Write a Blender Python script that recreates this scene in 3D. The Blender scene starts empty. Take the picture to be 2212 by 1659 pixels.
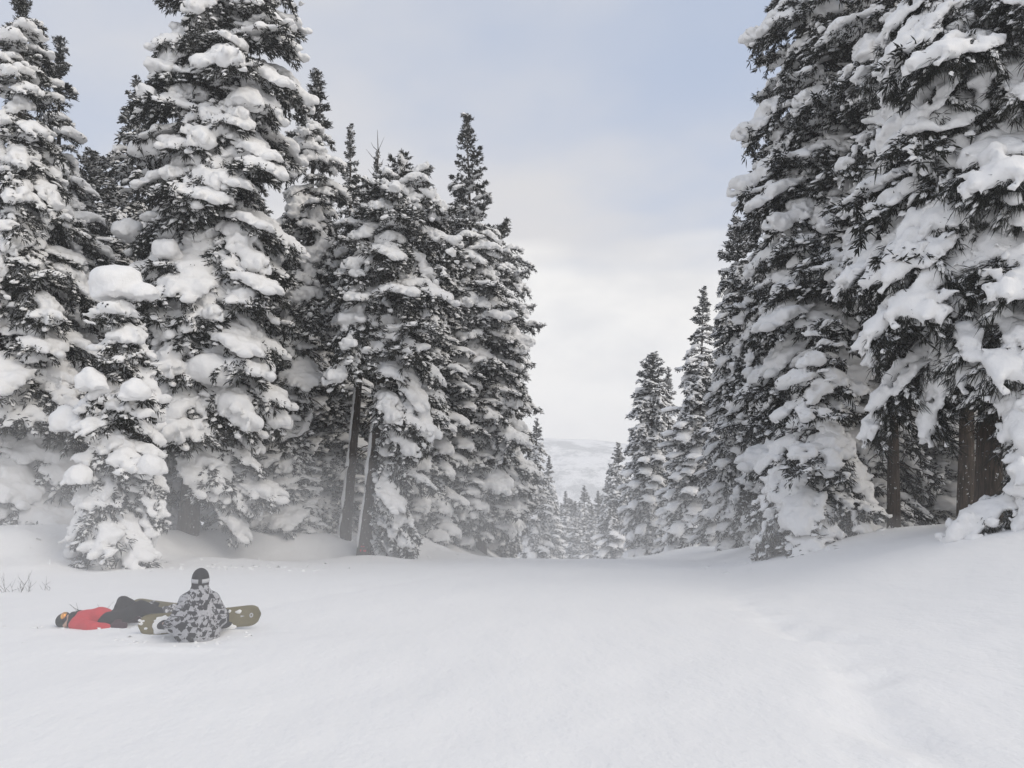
import bpy, math, random
import numpy as np
from mathutils import Vector, Matrix, Euler

R = math.radians
SC = bpy.context.scene
COL = SC.collection

# ------------------------------------------------------------------ camera
CAM_Z = 1.6
PITCH = R(6.5)
FPX = 1671.0                      # focal length in pixels of a 2212 px wide picture
cam_d = bpy.data.cameras.new('camera')
cam = bpy.data.objects.new('camera', cam_d)
COL.objects.link(cam)
cam.location = (0, 0, CAM_Z)
cam.rotation_euler = (R(90) + PITCH, 0, 0)
cam_d.sensor_width = 36.0
cam_d.lens = 36.0 * FPX / 2212.0
cam_d.clip_start = 0.05
cam_d.clip_end = 6000
SC.camera = cam

# ------------------------------------------------------------------ world, sun, exposure
SUN_EL, SUN_AZ = R(40), R(120)    # azimuth measured clockwise from +Y
world = bpy.data.worlds.new('World')
SC.world = world
world.use_nodes = True


def N(nt, typ, **kw):
    n = nt.nodes.new(typ)
    for k, v in kw.items():
        if k == 'inputs':
            for kk, vv in v.items():
                n.inputs[kk].default_value = vv
        else:
            setattr(n, k, v)
    return n


def math_node(nt, op, a, b=None, c=None, clamp=False):
    n = nt.nodes.new('ShaderNodeMath')
    n.operation = op
    n.use_clamp = clamp
    for i, v in enumerate((a, b, c)):
        if v is None:
            continue
        if isinstance(v, (int, float)):
            n.inputs[i].default_value = v
        else:
            nt.links.new(v, n.inputs[i])
    return n.outputs[0]


def mix_rgb(nt, fac, a, b, blend='MIX'):
    n = nt.nodes.new('ShaderNodeMix')
    n.data_type = 'RGBA'
    n.blend_type = blend
    for sock, v in ((n.inputs[0], fac), (n.inputs[6], a), (n.inputs[7], b)):
        if isinstance(v, (int, float)):
            sock.default_value = v
        elif isinstance(v, tuple):
            sock.default_value = v if len(v) == 4 else (*v, 1)
        else:
            nt.links.new(v, sock)
    return n.outputs[2]


def smooth_ramp(nt, val, lo, hi):
    n = nt.nodes.new('ShaderNodeMapRange')
    n.interpolation_type = 'SMOOTHSTEP'
    n.inputs['From Min'].default_value = lo
    n.inputs['From Max'].default_value = hi
    nt.links.new(val, n.inputs['Value'])
    return n.outputs[0]


def noise(nt, vec, scale, detail=4, rough=0.5, lac=2.0, w=None):
    n = nt.nodes.new('ShaderNodeTexNoise')
    n.inputs['Scale'].default_value = scale
    n.inputs['Detail'].default_value = detail
    n.inputs['Roughness'].default_value = rough
    n.inputs['Lacunarity'].default_value = lac
    if vec is not None:
        nt.links.new(vec, n.inputs['Vector'])
    return n.outputs['Fac']


def build_world():
    nt = world.node_tree
    nt.nodes.clear()
    out = N(nt, 'ShaderNodeOutputWorld')
    bg = N(nt, 'ShaderNodeBackground')
    sky = N(nt, 'ShaderNodeTexSky', sky_type='NISHITA', sun_disc=False,
            sun_elevation=SUN_EL, sun_rotation=SUN_AZ, altitude=900,
            air_density=1.0, dust_density=2.0, ozone_density=1.0)
    tc = N(nt, 'ShaderNodeTexCoord')
    sep = N(nt, 'ShaderNodeSeparateXYZ')
    nt.links.new(tc.outputs['Generated'], sep.inputs[0])
    z = sep.outputs['Z']
    # clouds live on a plane overhead: direction / (z + k) gives their perspective
    zz = math_node(nt, 'ADD', math_node(nt, 'MAXIMUM', z, 0.0), 0.10)
    px = math_node(nt, 'DIVIDE', sep.outputs['X'], zz)
    py = math_node(nt, 'DIVIDE', sep.outputs['Y'], zz)
    comb = N(nt, 'ShaderNodeCombineXYZ')
    nt.links.new(px, comb.inputs[0])
    nt.links.new(py, comb.inputs[1])
    comb.inputs[2].default_value = 3.7
    veil = noise(nt, comb.outputs[0], 0.75, 5, 0.5)
    veil = smooth_ramp(nt, veil, 0.32, 0.66)
    # low cloud bank in soft horizontal streaks
    mp = N(nt, 'ShaderNodeMapping')
    mp.inputs['Location'].default_value = (0.35, 0.0, 0.02)
    mp.inputs['Scale'].default_value = (1.6, 1.6, 7.0)
    nt.links.new(tc.outputs['Generated'], mp.inputs['Vector'])
    st = noise(nt, mp.outputs[0], 1.3, 4, 0.45)
    el = math_node(nt, 'ADD', z, math_node(nt, 'MULTIPLY', math_node(nt, 'SUBTRACT', st, 0.5), -0.34))
    bank = math_node(nt, 'SUBTRACT', 1.0, smooth_ramp(nt, el, 0.215, 0.29))
    mp2 = N(nt, 'ShaderNodeMapping')
    mp2.inputs['Location'].default_value = (0.0, 0.0, 0.4)
    mp2.inputs['Scale'].default_value = (1.0, 1.0, 2.0)
    nt.links.new(tc.outputs['Generated'], mp2.inputs['Vector'])
    lump = smooth_ramp(nt, noise(nt, mp2.outputs[0], 4.5, 6, 0.55), 0.30, 0.75)
    blue = mix_rgb(nt, 0.70, sky.outputs[0], (5.2, 6.0, 7.6))
    grey = (6.4, 6.36, 6.5)
    c = mix_rgb(nt, veil, blue, grey)
    bankc = mix_rgb(nt, lump, (7.0, 7.0, 7.1), (9.6, 9.4, 9.0))
    c = mix_rgb(nt, math_node(nt, 'MULTIPLY', bank, 0.92), c, bankc)
    nt.links.new(c, bg.inputs['Color'])
    bg.inputs['Strength'].default_value = 0.1
    nt.links.new(bg.outputs[0], out.inputs['Surface'])


build_world()
sun_d = bpy.data.lights.new('sun', 'SUN')
sun_d.energy = 1.3
sun_d.angle = R(60)
sun_d.color = (1.0, 0.91, 0.77)
sun = bpy.data.objects.new('sun', sun_d)
COL.objects.link(sun)
sdir = Vector((math.cos(SUN_EL) * math.sin(SUN_AZ), math.cos(SUN_EL) * math.cos(SUN_AZ), math.sin(SUN_EL)))
sun.rotation_euler = sdir.to_track_quat('Z', 'Y').to_euler()
sun.location = (40, -20, 60)

vs = SC.view_settings
vs.view_transform = 'Standard'
vs.look = 'None'
vs.gamma = 1.0
vs.use_curve_mapping = False
vs.exposure = 0.16
SC.render.engine = 'CYCLES'
SC.cycles.max_bounces = 8
SC.cycles.diffuse_bounces = 4
SC.cycles.volume_bounces = 3
SC.cycles.use_denoising = True


# ------------------------------------------------------------------ helpers
def at(px, py, Y):
    """point on the sight line through a picture point (2212 x 1659) at distance Y"""
    u = (px - 1106.0) / FPX
    v = (829.5 - py) / FPX
    dy = math.cos(PITCH) - v * math.sin(PITCH)
    dz = math.sin(PITCH) + v * math.cos(PITCH)
    return Vector((u * Y / dy, Y, CAM_Z + dz * Y / dy))


def mesh_np(name, V, faces, mats=(), smooth=False, midx=None):
    """mesh from numpy arrays; faces = list of (n,k) index arrays"""
    me = bpy.data.meshes.new(name)
    V = np.asarray(V, dtype=np.float32)
    faces = [np.asarray(f, dtype=np.int32) for f in faces if len(f)]
    loops = np.concatenate([f.ravel() for f in faces])
    sizes = np.concatenate([np.full(len(f), f.shape[1], dtype=np.int32) for f in faces])
    starts = np.concatenate([[0], np.cumsum(sizes)[:-1]]).astype(np.int32)
    me.vertices.add(len(V))
    me.vertices.foreach_set('co', V.ravel())
    me.loops.add(len(loops))
    me.loops.foreach_set('vertex_index', loops)
    me.polygons.add(len(sizes))
    me.polygons.foreach_set('loop_start', starts)
    me.polygons.foreach_set('loop_total', sizes)
    if smooth:
        me.polygons.foreach_set('use_smooth', np.ones(len(sizes), dtype=bool))
    if midx is not None:
        me.polygons.foreach_set('material_index', np.asarray(midx, dtype=np.int32))
    for m in mats:
        me.materials.append(m)
    me.update(calc_edges=True)
    return me


def link(name, data, parent=None, loc=None, rot=None, scale=None):
    o = bpy.data.objects.new(name, data)
    COL.objects.link(o)
    if parent is not None:
        o.parent = parent
    if loc is not None:
        o.location = loc
    if rot is not None:
        o.rotation_euler = rot
    if scale is not None:
        o.scale = scale
    return o


def tag(o, label=None, cat=None, group=None, kind=None):
    if label:
        o['label'] = label
    if cat:
        o['category'] = cat
    if group:
        o['group'] = group
    if kind:
        o['kind'] = kind
    return o


def sstep(a, b, x):
    t = np.clip((np.asarray(x, dtype=float) - a) / (b - a), 0, 1)
    return t * t * (3 - 2 * t)


def vnoise2(x, y, seed=0):
    """smooth value noise on arrays"""
    x = np.asarray(x, dtype=float)
    y = np.asarray(y, dtype=float)
    xi, yi = np.floor(x), np.floor(y)
    xf, yf = x - xi, y - yi
    u, v = xf * xf * (3 - 2 * xf), yf * yf * (3 - 2 * yf)

    def h(a, b):
        s = np.sin(a * 127.1 + b * 311.7 + seed * 74.7) * 43758.5453
        return s - np.floor(s)
    return (h(xi, yi) * (1 - u) + h(xi + 1, yi) * u) * (1 - v) + (h(xi, yi + 1) * (1 - u) + h(xi + 1, yi + 1) * u) * v


def vnoise3(P, seed=0):
    x, y, z = P[:, 0], P[:, 1], P[:, 2]
    zi = np.floor(z)
    w = z - zi
    w = w * w * (3 - 2 * w)
    a = vnoise2(x + zi * 17.3, y + zi * 9.1, seed)
    b = vnoise2(x + (zi + 1) * 17.3, y + (zi + 1) * 9.1, seed)
    return a * (1 - w) + b * w


def surface_nets(fn, lo, hi, h):
    lo = np.asarray(lo, float)
    hi = np.asarray(hi, float)
    n = np.ceil((hi - lo) / h).astype(int) + 1
    ax = [lo[i] + h * np.arange(n[i]) for i in range(3)]
    G = np.stack(np.meshgrid(*ax, indexing='ij'), -1)
    F = fn(G.reshape(-1, 3)).reshape(n)
    I = F < 0
    c = tuple(n - 1)
    acc = np.zeros(c + (3,))
    cnt = np.zeros(c)
    for a in range(3):
        b, d = [k for k in range(3) if k != a]
        s0 = [slice(None)] * 3
        s1 = [slice(None)] * 3
        s0[a] = slice(0, -1)
        s1[a] = slice(1, None)
        f0, f1 = F[tuple(s0)], F[tuple(s1)]
        cr = I[tuple(s0)] != I[tuple(s1)]
        t = np.where(cr, f0 / np.where(cr, f0 - f1, 1), 0)
        for ob in (0, 1):
            for od in (0, 1):
                sl = [slice(None)] * 3
                sl[b] = slice(ob, n[b] - 1 + ob)
                sl[d] = slice(od, n[d] - 1 + od)
                m = cr[tuple(sl)]
                cnt += m
                acc[..., a] += np.where(m, t[tuple(sl)], 0)
                acc[..., b] += m * ob
                acc[..., d] += m * od
    act = cnt > 0
    vid = np.full(c, -1)
    vid[act] = np.arange(act.sum())
    idx = np.argwhere(act)
    V = lo + h * (idx + acc[act] / cnt[act][:, None])
    quads = []
    for a in range(3):
        b, d = [(1, 2), (2, 0), (0, 1)][a]
        s0 = [slice(1, -1)] * 3
        s1 = [slice(1, -1)] * 3
        s0[a] = slice(0, n[a] - 1)
        s1[a] = slice(1, n[a])
        i0, i1 = I[tuple(s0)], I[tuple(s1)]
        e = np.argwhere(i0 != i1)
        if not len(e):
            continue
        off = np.ones(3, int)
        off[a] = 0
        flip = i0[tuple(e.T)]
        e = e + off
        eb = np.zeros(3, int)
        eb[b] = 1
        ed = np.zeros(3, int)
        ed[d] = 1
        q = np.stack([vid[tuple((e - eb - ed).T)], vid[tuple((e - ed).T)], vid[tuple(e.T)], vid[tuple((e - eb).T)]], 1)
        q[~flip] = q[~flip][:, ::-1]
        quads.append(q)
    return V, (np.concatenate(quads) if quads else np.zeros((0, 4), int))


def blob_fn(C, Rr, k=14.0, nz=0.0, nf=3.0, seed=0):
    """smooth union of axis-aligned ellipsoids, with low noise on the surface"""
    C = np.asarray(C, float)
    Rr = np.asarray(Rr, float)

    def fn(P):
        acc = np.zeros(len(P))
        for c, r in zip(C, Rr):
            q = np.sqrt((((P - c) / r) ** 2).sum(1))
            dd = (q - 1) * r.min()
            acc += np.exp(np.clip(-k * dd, -60, 40))
        f = -np.log(acc + 1e-30) / k
        if nz:
            f = f + nz * (vnoise3(P * nf + 31.7, seed) - 0.5) + nz * 0.45 * (vnoise3(P * nf * 2.7 + 11.1, seed + 3) - 0.5)
        return f
    return fn


def cap_fn(caps, k=40.0):
    """smooth union of tapered capsules (a, b, ra, rb)"""
    def fn(P):
        acc = np.zeros(len(P))
        for a, b, ra, rb in caps:
            a = np.asarray(a, float)
            b = np.asarray(b, float)
            ab = b - a
            L = (ab * ab).sum()
            t = np.clip(((P - a) @ ab) / L, 0, 1) if L > 1e-9 else np.zeros(len(P))
            d = np.sqrt(((P - a - t[:, None] * ab) ** 2).sum(1)) - (ra + (rb - ra) * t)
            acc += np.exp(np.clip(-k * d, -60, 40))
        return -np.log(acc + 1e-30) / k
    return fn


def tube_np(pts, radii, sides=6):
    pts = [np.asarray(p, float) for p in pts]
    V, Fq = [], []
    for i, p in enumerate(pts):
        t = pts[min(i + 1, len(pts) - 1)] - pts[max(i - 1, 0)]
        t = t / (np.linalg.norm(t) + 1e-9)
        up = np.array([0, 0, 1.0]) if abs(t[2]) < 0.9 else np.array([1.0, 0, 0])
        u = np.cross(up, t)
        u /= np.linalg.norm(u)
        v = np.cross(t, u)
        for s in range(sides):
            a = 2 * math.pi * s / sides
            V.append(p + radii[i] * (math.cos(a) * u + math.sin(a) * v))
    for i in range(len(pts) - 1):
        for s in range(sides):
            s2 = (s + 1) % sides
            Fq.append((i * sides + s, i * sides + s2, (i + 1) * sides + s2, (i + 1) * sides + s))
    return np.array(V), np.array(Fq)


def join_np(parts):
    """parts: list of (V, F) with equal face size -> one (V, F)"""
    Vs, Fs, n = [], [], 0
    for V, F in parts:
        Vs.append(V)
        Fs.append(np.asarray(F) + n)
        n += len(V)
    return np.concatenate(Vs), np.concatenate(Fs)


# ------------------------------------------------------------------ materials
def new_mat(name):
    m = bpy.data.materials.new(name)
    m.use_nodes = True
    nt = m.node_tree
    b = nt.nodes['Principled BSDF']
    return m, nt, b


def mat_snow(name, scale=1.0, bump=0.25, col=(0.89, 0.885, 0.88)):
    m, nt, b = new_mat(name)
    tc = N(nt, 'ShaderNodeTexCoord')
    n1 = noise(nt, tc.outputs['Object'], 9 * scale, 6, 0.6)
    n2 = noise(nt, tc.outputs['Object'], 1.3 * scale, 3, 0.5)
    lo = tuple(c * 0.94 for c in col)
    c = mix_rgb(nt, n2, lo, col)
    nt.links.new(c, b.inputs['Base Color'])
    b.inputs['Roughness'].default_value = 0.85
    b.inputs['Specular IOR Level'].default_value = 0.15
    bp = N(nt, 'ShaderNodeBump')
    bp.inputs['Strength'].default_value = bump
    bp.inputs['Distance'].default_value = 0.05
    nt.links.new(n1, bp.inputs['Height'])
    nt.links.new(bp.outputs[0], b.inputs['Normal'])
    return m


def mat_needles(name, c0, c1, frost=0.75, f0=0.35, f1=0.85):
    m, nt, b = new_mat(name)
    tc = N(nt, 'ShaderNodeTexCoord')
    geo = N(nt, 'ShaderNodeNewGeometry')
    oi = N(nt, 'ShaderNodeObjectInfo')
    n1 = noise(nt, tc.outputs['Object'], 3.0, 3, 0.6)
    fac = math_node(nt, 'ADD', math_node(nt, 'MULTIPLY', n1, 0.7), math_node(nt, 'MULTIPLY', oi.outputs['Random'], 0.4), clamp=True)
    base = mix_rgb(nt, fac, c0, c1)
    sep = N(nt, 'ShaderNodeSeparateXYZ')
    nt.links.new(geo.outputs['Normal'], sep.inputs[0])
    up = smooth_ramp(nt, sep.outputs['Z'], f0, f1)
    n2 = smooth_ramp(nt, noise(nt, tc.outputs['Object'], 7.0, 2, 0.5), 0.38, 0.62)
    fr = math_node(nt, 'MULTIPLY', math_node(nt, 'MULTIPLY', up, n2), frost)
    c = mix_rgb(nt, fr, base, (0.80, 0.81, 0.84))
    nt.links.new(c, b.inputs['Base Color'])
    b.inputs['Roughness'].default_value = 0.75
    b.inputs['Specular IOR Level'].default_value = 0.2
    return m


def mat_bark():
    m, nt, b = new_mat('bark')
    tc = N(nt, 'ShaderNodeTexCoord')
    mp = N(nt, 'ShaderNodeMapping')
    mp.inputs['Scale'].default_value = (14, 14, 1.4)
    nt.links.new(tc.outputs['Object'], mp.inputs['Vector'])
    n1 = noise(nt, mp.outputs[0], 2.0, 6, 0.65)
    c = mix_rgb(nt, smooth_ramp(nt, n1, 0.3, 0.75), (0.026, 0.020, 0.016), (0.105, 0.078, 0.058))
    sp = smooth_ramp(nt, noise(nt, tc.outputs['Object'], 13.0, 3, 0.6), 0.64, 0.70)
    c = mix_rgb(nt, sp, c, (0.75, 0.76, 0.78))
    nt.links.new(c, b.inputs['Base Color'])
    b.inputs['Roughness'].default_value = 0.9
    bp = N(nt, 'ShaderNodeBump')
    bp.inputs['Strength'].default_value = 0.9
    bp.inputs['Distance'].default_value = 0.04
    nt.links.new(n1, bp.inputs['Height'])
    nt.links.new(bp.outputs[0], b.inputs['Normal'])
    return m


def mat_plain(name, col, rough=0.7, spec=0.3, var=0.25, scale=20.0, bump=0.0):
    m, nt, b = new_mat(name)
    tc = N(nt, 'ShaderNodeTexCoord')
    n1 = noise(nt, tc.outputs['Object'], scale, 4, 0.6)
    c = mix_rgb(nt, n1, tuple(x * (1 - var) for x in col), tuple(min(1, x * (1 + var)) for x in col))
    nt.links.new(c, b.inputs['Base Color'])
    b.inputs['Roughness'].default_value = rough
    b.inputs['Specular IOR Level'].default_value = spec
    if bump:
        bp = N(nt, 'ShaderNodeBump')
        bp.inputs['Strength'].default_value = bump
        bp.inputs['Distance'].default_value = 0.02
        nt.links.new(n1, bp.inputs['Height'])
        nt.links.new(bp.outputs[0], b.inputs['Normal'])
    return m


def mat_ground():
    m, nt, b = new_mat('piste_snow')
    tc = N(nt, 'ShaderNodeTexCoord')
    mp = N(nt, 'ShaderNodeMapping')
    mp.inputs['Scale'].default_value = (1.0, 0.45, 1.0)
    mp.inputs['Rotation'].default_value = (0, 0, R(62))
    nt.links.new(tc.outputs['Object'], mp.inputs['Vector'])
    n1 = noise(nt, mp.outputs[0], 1.6, 5, 0.55)
    n2 = noise(nt, tc.outputs['Object'], 14.0, 4, 0.6)
    n3 = noise(nt, tc.outputs['Object'], 0.35, 3, 0.5)
    c = mix_rgb(nt, n3, (0.87, 0.868, 0.865), (0.91, 0.905, 0.90))
    nt.links.new(c, b.inputs['Base Color'])
    b.inputs['Roughness'].default_value = 0.8
    b.inputs['Specular IOR Level'].default_value = 0.15
    b1 = N(nt, 'ShaderNodeBump')
    b1.inputs['Strength'].default_value = 0.5
    b1.inputs['Distance'].default_value = 0.12
    nt.links.new(n1, b1.inputs['Height'])
    b2 = N(nt, 'ShaderNodeBump')
    b2.inputs['Strength'].default_value = 0.45
    b2.inputs['Distance'].default_value = 0.02
    nt.links.new(n2, b2.inputs['Height'])
    nt.links.new(b1.outputs[0], b2.inputs['Normal'])
    nt.links.new(b2.outputs[0], b.inputs['Normal'])
    return m


def mat_hills():
    m, nt, b = new_mat('wooded_snow_hill')
    tc = N(nt, 'ShaderNodeTexCoord')
    n1 = noise(nt, tc.outputs['Object'], 0.03, 7, 0.62)
    n2 = noise(nt, tc.outputs['Object'], 0.25, 4, 0.7)
    f = smooth_ramp(nt, math_node(nt, 'ADD', n1, math_node(nt, 'MULTIPLY', math_node(nt, 'SUBTRACT', n2, 0.5), 0.45)), 0.42, 0.60)
    c = mix_rgb(nt, f, (0.88, 0.88, 0.88), (0.50, 0.51, 0.51))
    nt.links.new(c, b.inputs['Base Color'])
    b.inputs['Roughness'].default_value = 0.95
    b.inputs['Specular IOR Level'].default_value = 0.0
    return m


SNOW = mat_snow('tree_snow', 1.3, 0.45)
NEEDLE = mat_needles('cedar_needles', (0.010, 0.012, 0.011), (0.040, 0.041, 0.033), 0.9, 0.2, 0.8)
NEEDLE_FAR = mat_needles('frosted_needles', (0.014, 0.016, 0.015), (0.045, 0.048, 0.041), 0.85, 0.2, 0.8)
BARK = mat_bark()
GROUND = mat_ground()


# ------------------------------------------------------------------ ground
LEFT_EDGE = [(-80, -14), (5, -14), (16, -13), (22, -12.3), (28, -9.5), (32, -6.0), (42, -1.6), (60, 2.0), (100, 5.6), (160, 8.0), (400, 8)]


def ground_h(x, y, fine=True):
    x = np.asarray(x, float)
    y = np.asarray(y, float)
    yc = np.clip(y, 0, 46)
    z = -(0.020 * yc + 0.00128 * yc ** 2)
    z = np.where(y < 0, -0.020 * y * np.exp(np.minimum(y, 0) / 60.0), z)
    y2 = np.clip(y - 46, 0, 400)
    z = z - np.where(y2 < 20, 0.138 * y2 + 0.0017 * y2 ** 2, 0.138 * 20 + 0.68 + 0.206 * (y2 - 20))
    # left bank
    xe = np.interp(y, [p[0] for p in LEFT_EDGE], [p[1] for p in LEFT_EDGE])
    hl = np.interp(y, [-50, 10, 16, 23, 30, 44, 60, 200], [0.2, 0.15, 0.35, 1.05, 1.05, 1.12, 0.7, 0.7])
    wob = 1.2 * (vnoise2(x * 0.3, y * 0.3, 5) - 0.5)
    z = z + hl * sstep(-1.1, 1.7, xe - x + wob)
    # right bank
    hr = np.interp(y, [-60, 0, 14, 22, 28, 33, 39, 50, 200], [1.0, 1.3, 1.35, 1.08, 0.94, 0.7, 0.35, 0.25, 0.4])
    xs0 = np.interp(y, [10, 35], [3.2, 7.4])
    xs1 = np.interp(y, [10, 35], [11.0, 10.6])
    z = z + hr * sstep(0, 1, (x + 0.6 * (vnoise2(x * 0.25, y * 0.25, 9) - 0.5) - xs0) / (xs1 - xs0))
    edge = np.exp(-((xe - x) / 2.2) ** 2) * sstep(14, 22, y) * (1 - sstep(44, 55, y))
    z = z + 0.30 * edge * (vnoise2(x * 0.75, y * 0.75, 12) - 0.45) + 0.12 * edge * (vnoise2(x * 2.1, y * 2.1, 13) - 0.5)
    # small mounds along the bank
    for mx, my, ma, ms in ((-5.6, 29.5, 0.22, 1.1), (-3.0, 36.0, 0.35, 1.2), (-13, 22, 0.2, 1.6), (-9.3, 24, 0.12, 2.0),
                           (9.6, 43.0, 0.5, 2.4), (12.5, 48, 0.4, 2.0), (11.3, 24.5, 0.18, 0.8)):
        z = z + ma * np.exp(-((x - mx) ** 2 + (y - my) ** 2) / (2 * ms * ms))
    far = sstep(60, 110, np.hypot(x, y))
    z = z + (0.16 + 6 * far * sstep(25, 120, np.abs(x - 9))) * (vnoise2(x * 0.16 + 3, y * 0.13, 1) - 0.5)
    if fine:
        near = 1 - sstep(30, 60, np.abs(y))
        z = z + near * (0.05 * (vnoise2(x * 0.8, y * 0.55, 2) - 0.5) + 0.022 * (vnoise2(x * 2.3 + 9, y * 1.7, 3) - 0.5))
        # old tracks running down the right side of the run
        tx = 2.0 + 0.15 * y + 0.22 * np.sin(y * 0.9)
        tr = np.exp(-((x - tx) / 0.34) ** 2) * (1 - sstep(11, 18, y)) * sstep(0.5, 3, y)
        z = z - tr * (0.025 + 0.12 * (vnoise2(x * 2.6, y * 2.2, 7) - 0.3) + 0.05 * (vnoise2(x * 6, y * 5, 8) - 0.5))
        tx2 = -4.0 + 0.33 * (y - 12)
        z = z - 0.025 * np.exp(-((x - tx2) / 0.22) ** 2) * sstep(9, 11, y) * (1 - sstep(20, 26, y))
        # dents under the two resting riders
        z = z - 0.04 * np.exp(-(((x + 3.9) / 0.5) ** 2 + ((y - 9.6) / 0.4) ** 2))
        z = z - 0.04 * np.exp(-(((x + 5.7) / 0.75) ** 2 + ((y - 10.5) / 0.32) ** 2))
        z = z + 0.10 * np.exp(-(((x + 5.55) / 0.55) ** 2 + ((y - 11.35) / 0.3) ** 2)) * (0.5 + vnoise2(x * 4, y * 4, 4))
        ch = np.exp(-(((x + 4.7) / 1.7) ** 2 + ((y - 9.8) / 0.9) ** 2))
        z = z + ch * (0.06 * (vnoise2(x * 3.1, y * 3.1, 31) - 0.5) + 0.045 * (vnoise2(x * 6.7, y * 6.7, 32) - 0.5))
        z = z + 0.05 * np.exp(-(((x + 3.9) / 0.8) ** 2 + ((y - 8.75) / 0.18) ** 2)) * (0.3 + vnoise2(x * 5, y * 5, 6))
    return z


def gz(x, y):
    return float(ground_h(np.array([x]), np.array([y]))[0])


def graded(lo, hi, c, d0, g):
    out = [c]
    d = d0
    while out[-1] < hi:
        out.append(out[-1] + d)
        d *= g
    out[-1] = hi
    lo_l = [c]
    d = d0
    while lo_l[-1] > lo:
        lo_l.append(lo_l[-1] - d)
        d *= g
    lo_l[-1] = lo
    return np.array(lo_l[::-1][:-1] + out)


def grid_mesh(name, xs, ys, hfun, mat):
    X, Y = np.meshgrid(xs, ys, indexing='ij')
    Z = hfun(X.ravel(), Y.ravel())
    V = np.stack([X.ravel(), Y.ravel(), Z], 1)
    i = np.arange(len(xs) * len(ys)).reshape(len(xs), len(ys))
    Q = np.stack([i[:-1, :-1].ravel(), i[1:, :-1].ravel(), i[1:, 1:].ravel(), i[:-1, 1:].ravel()], 1)
    return mesh_np(name, V, [Q], [mat], smooth=True)


xs = graded(-900, 900, 0.0, 0.085, 1.0155)
ys = graded(-60, 1200, 9.0, 0.075, 1.013)
ground = link('ground', grid_mesh('ground', xs, ys, ground_h, GROUND))
tag(ground, 'smooth white ski run falling away between two banks of trees', None, None, 'structure')


def hill_h(x, y):
    ridge = 36 - 0.018 * (x - 40) + 16 * (vnoise2(x * 0.006, y * 0.001, 21) - 0.5) + 7 * (vnoise2(x * 0.022, y * 0.006, 22) - 0.5)
    t = sstep(430, 900, y)
    rough = 26 * (vnoise2(x * 0.012, y * 0.012, 23) - 0.5) + 12 * (vnoise2(x * 0.035, y * 0.03, 24) - 0.5)
    return -100 + (ridge + 100) * t ** 0.8 + rough * t * (1.15 - t)


hills = link('hills', grid_mesh('hills', np.linspace(-880, 880, 150), np.linspace(440, 1150, 110), hill_h, mat_hills()))
tag(hills, 'pale wooded snow mountain seen through the gap', None, None, 'structure')


def piece_labels(V, F):
    lab = np.arange(len(V))
    while True:
        m = lab[F].min(1)
        new = lab.copy()
        np.minimum.at(new, F.ravel(), np.repeat(m, F.shape[1]))
        new = new[new]
        if (new == lab).all():
            break
        lab = new
    return lab


def largest_piece(V, F):
    lab = piece_labels(V, F)
    ids, cnt = np.unique(lab, return_counts=True)
    keep = lab == ids[cnt.argmax()]
    idx = np.cumsum(keep) - 1
    return V[keep], idx[F[keep[F[:, 0]]]]


# ------------------------------------------------------------------ boughs
def spikes(base, dirs, length, width, rng, sag=0.25):
    """tapered three-sided needle shoots; arrays of n"""
    n = len(base)
    d = dirs / (np.linalg.norm(dirs, axis=1, keepdims=True) + 1e-9)
    ref = np.where(np.abs(d[:, 2:3]) < 0.9, np.array([[0, 0, 1.0]]), np.array([[1.0, 0, 0]]))
    u = np.cross(ref, d)
    u /= np.linalg.norm(u, axis=1, keepdims=True)
    v = np.cross(d, u)
    L = length[:, None]
    mid = base + d * L * 0.5
    tip = base + d * L + np.array([[0, 0, -1.0]]) * L * sag + rng.normal(0, 0.06, (n, 3)) * L
    V = np.zeros((n, 7, 3))
    ph = rng.uniform(0, 2 * math.pi, n)
    for k in range(3):
        a = ph + k * 2 * math.pi / 3
        o = np.cos(a)[:, None] * u + np.sin(a)[:, None] * v
        V[:, k] = base + o * width[:, None] * 0.45
        V[:, 3 + k] = mid + o * width[:, None]
    V[:, 6] = tip
    T = []
    for k in range(3):
        k2 = (k + 1) % 3
        T += [(k, k2, 3 + k2), (k, 3 + k2, 3 + k), (3 + k, 3 + k2, 6)]
    T = np.array(T)
    F = (np.arange(n)[:, None, None] * 7 + T[None]).reshape(-1, 3)
    return V.reshape(-1, 3), F


def domes(base, dirs, r, rng):
    """small rounded caps of snow, one per tuft: 9 vertices, 8 quads"""
    n = len(base)
    d = dirs * np.array([1, 1, 0.45])
    d /= np.linalg.norm(d, axis=1, keepdims=True) + 1e-9
    u = np.cross(np.array([[0, 0, 1.0]]), d)
    u /= np.linalg.norm(u, axis=1, keepdims=True) + 1e-9
    w = np.cross(d, u)
    V = np.zeros((n, 9, 3))
    st, hh = rng.uniform(1.1, 2.0, (n, 1)), rng.uniform(0.5, 0.95, (n, 1))
    r = r[:, None]
    for k in range(4):
        a = k * math.pi / 2
        for ring, (q, z) in enumerate(((1.0, -0.15), (0.72, 0.55))):
            j = rng.uniform(0.8, 1.2, (n, 1))
            V[:, ring * 4 + k] = base + r * (math.cos(a) * q * st * d * j + math.sin(a) * q * u * j + z * hh * w)
    V[:, 8] = base + r * 0.9 * hh * w + rng.normal(0, 0.1, (n, 3)) * r
    Q = []
    for k in range(4):
        k2 = (k + 1) % 4
        Q.append((k, k2, 4 + k2, 4 + k))
    Q += [(4, 5, 6, 8), (6, 7, 4, 8)]
    F = (np.arange(n)[:, None, None] * 9 + np.array(Q)[None]).reshape(-1, 4)
    return V.reshape(-1, 3), F


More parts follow.
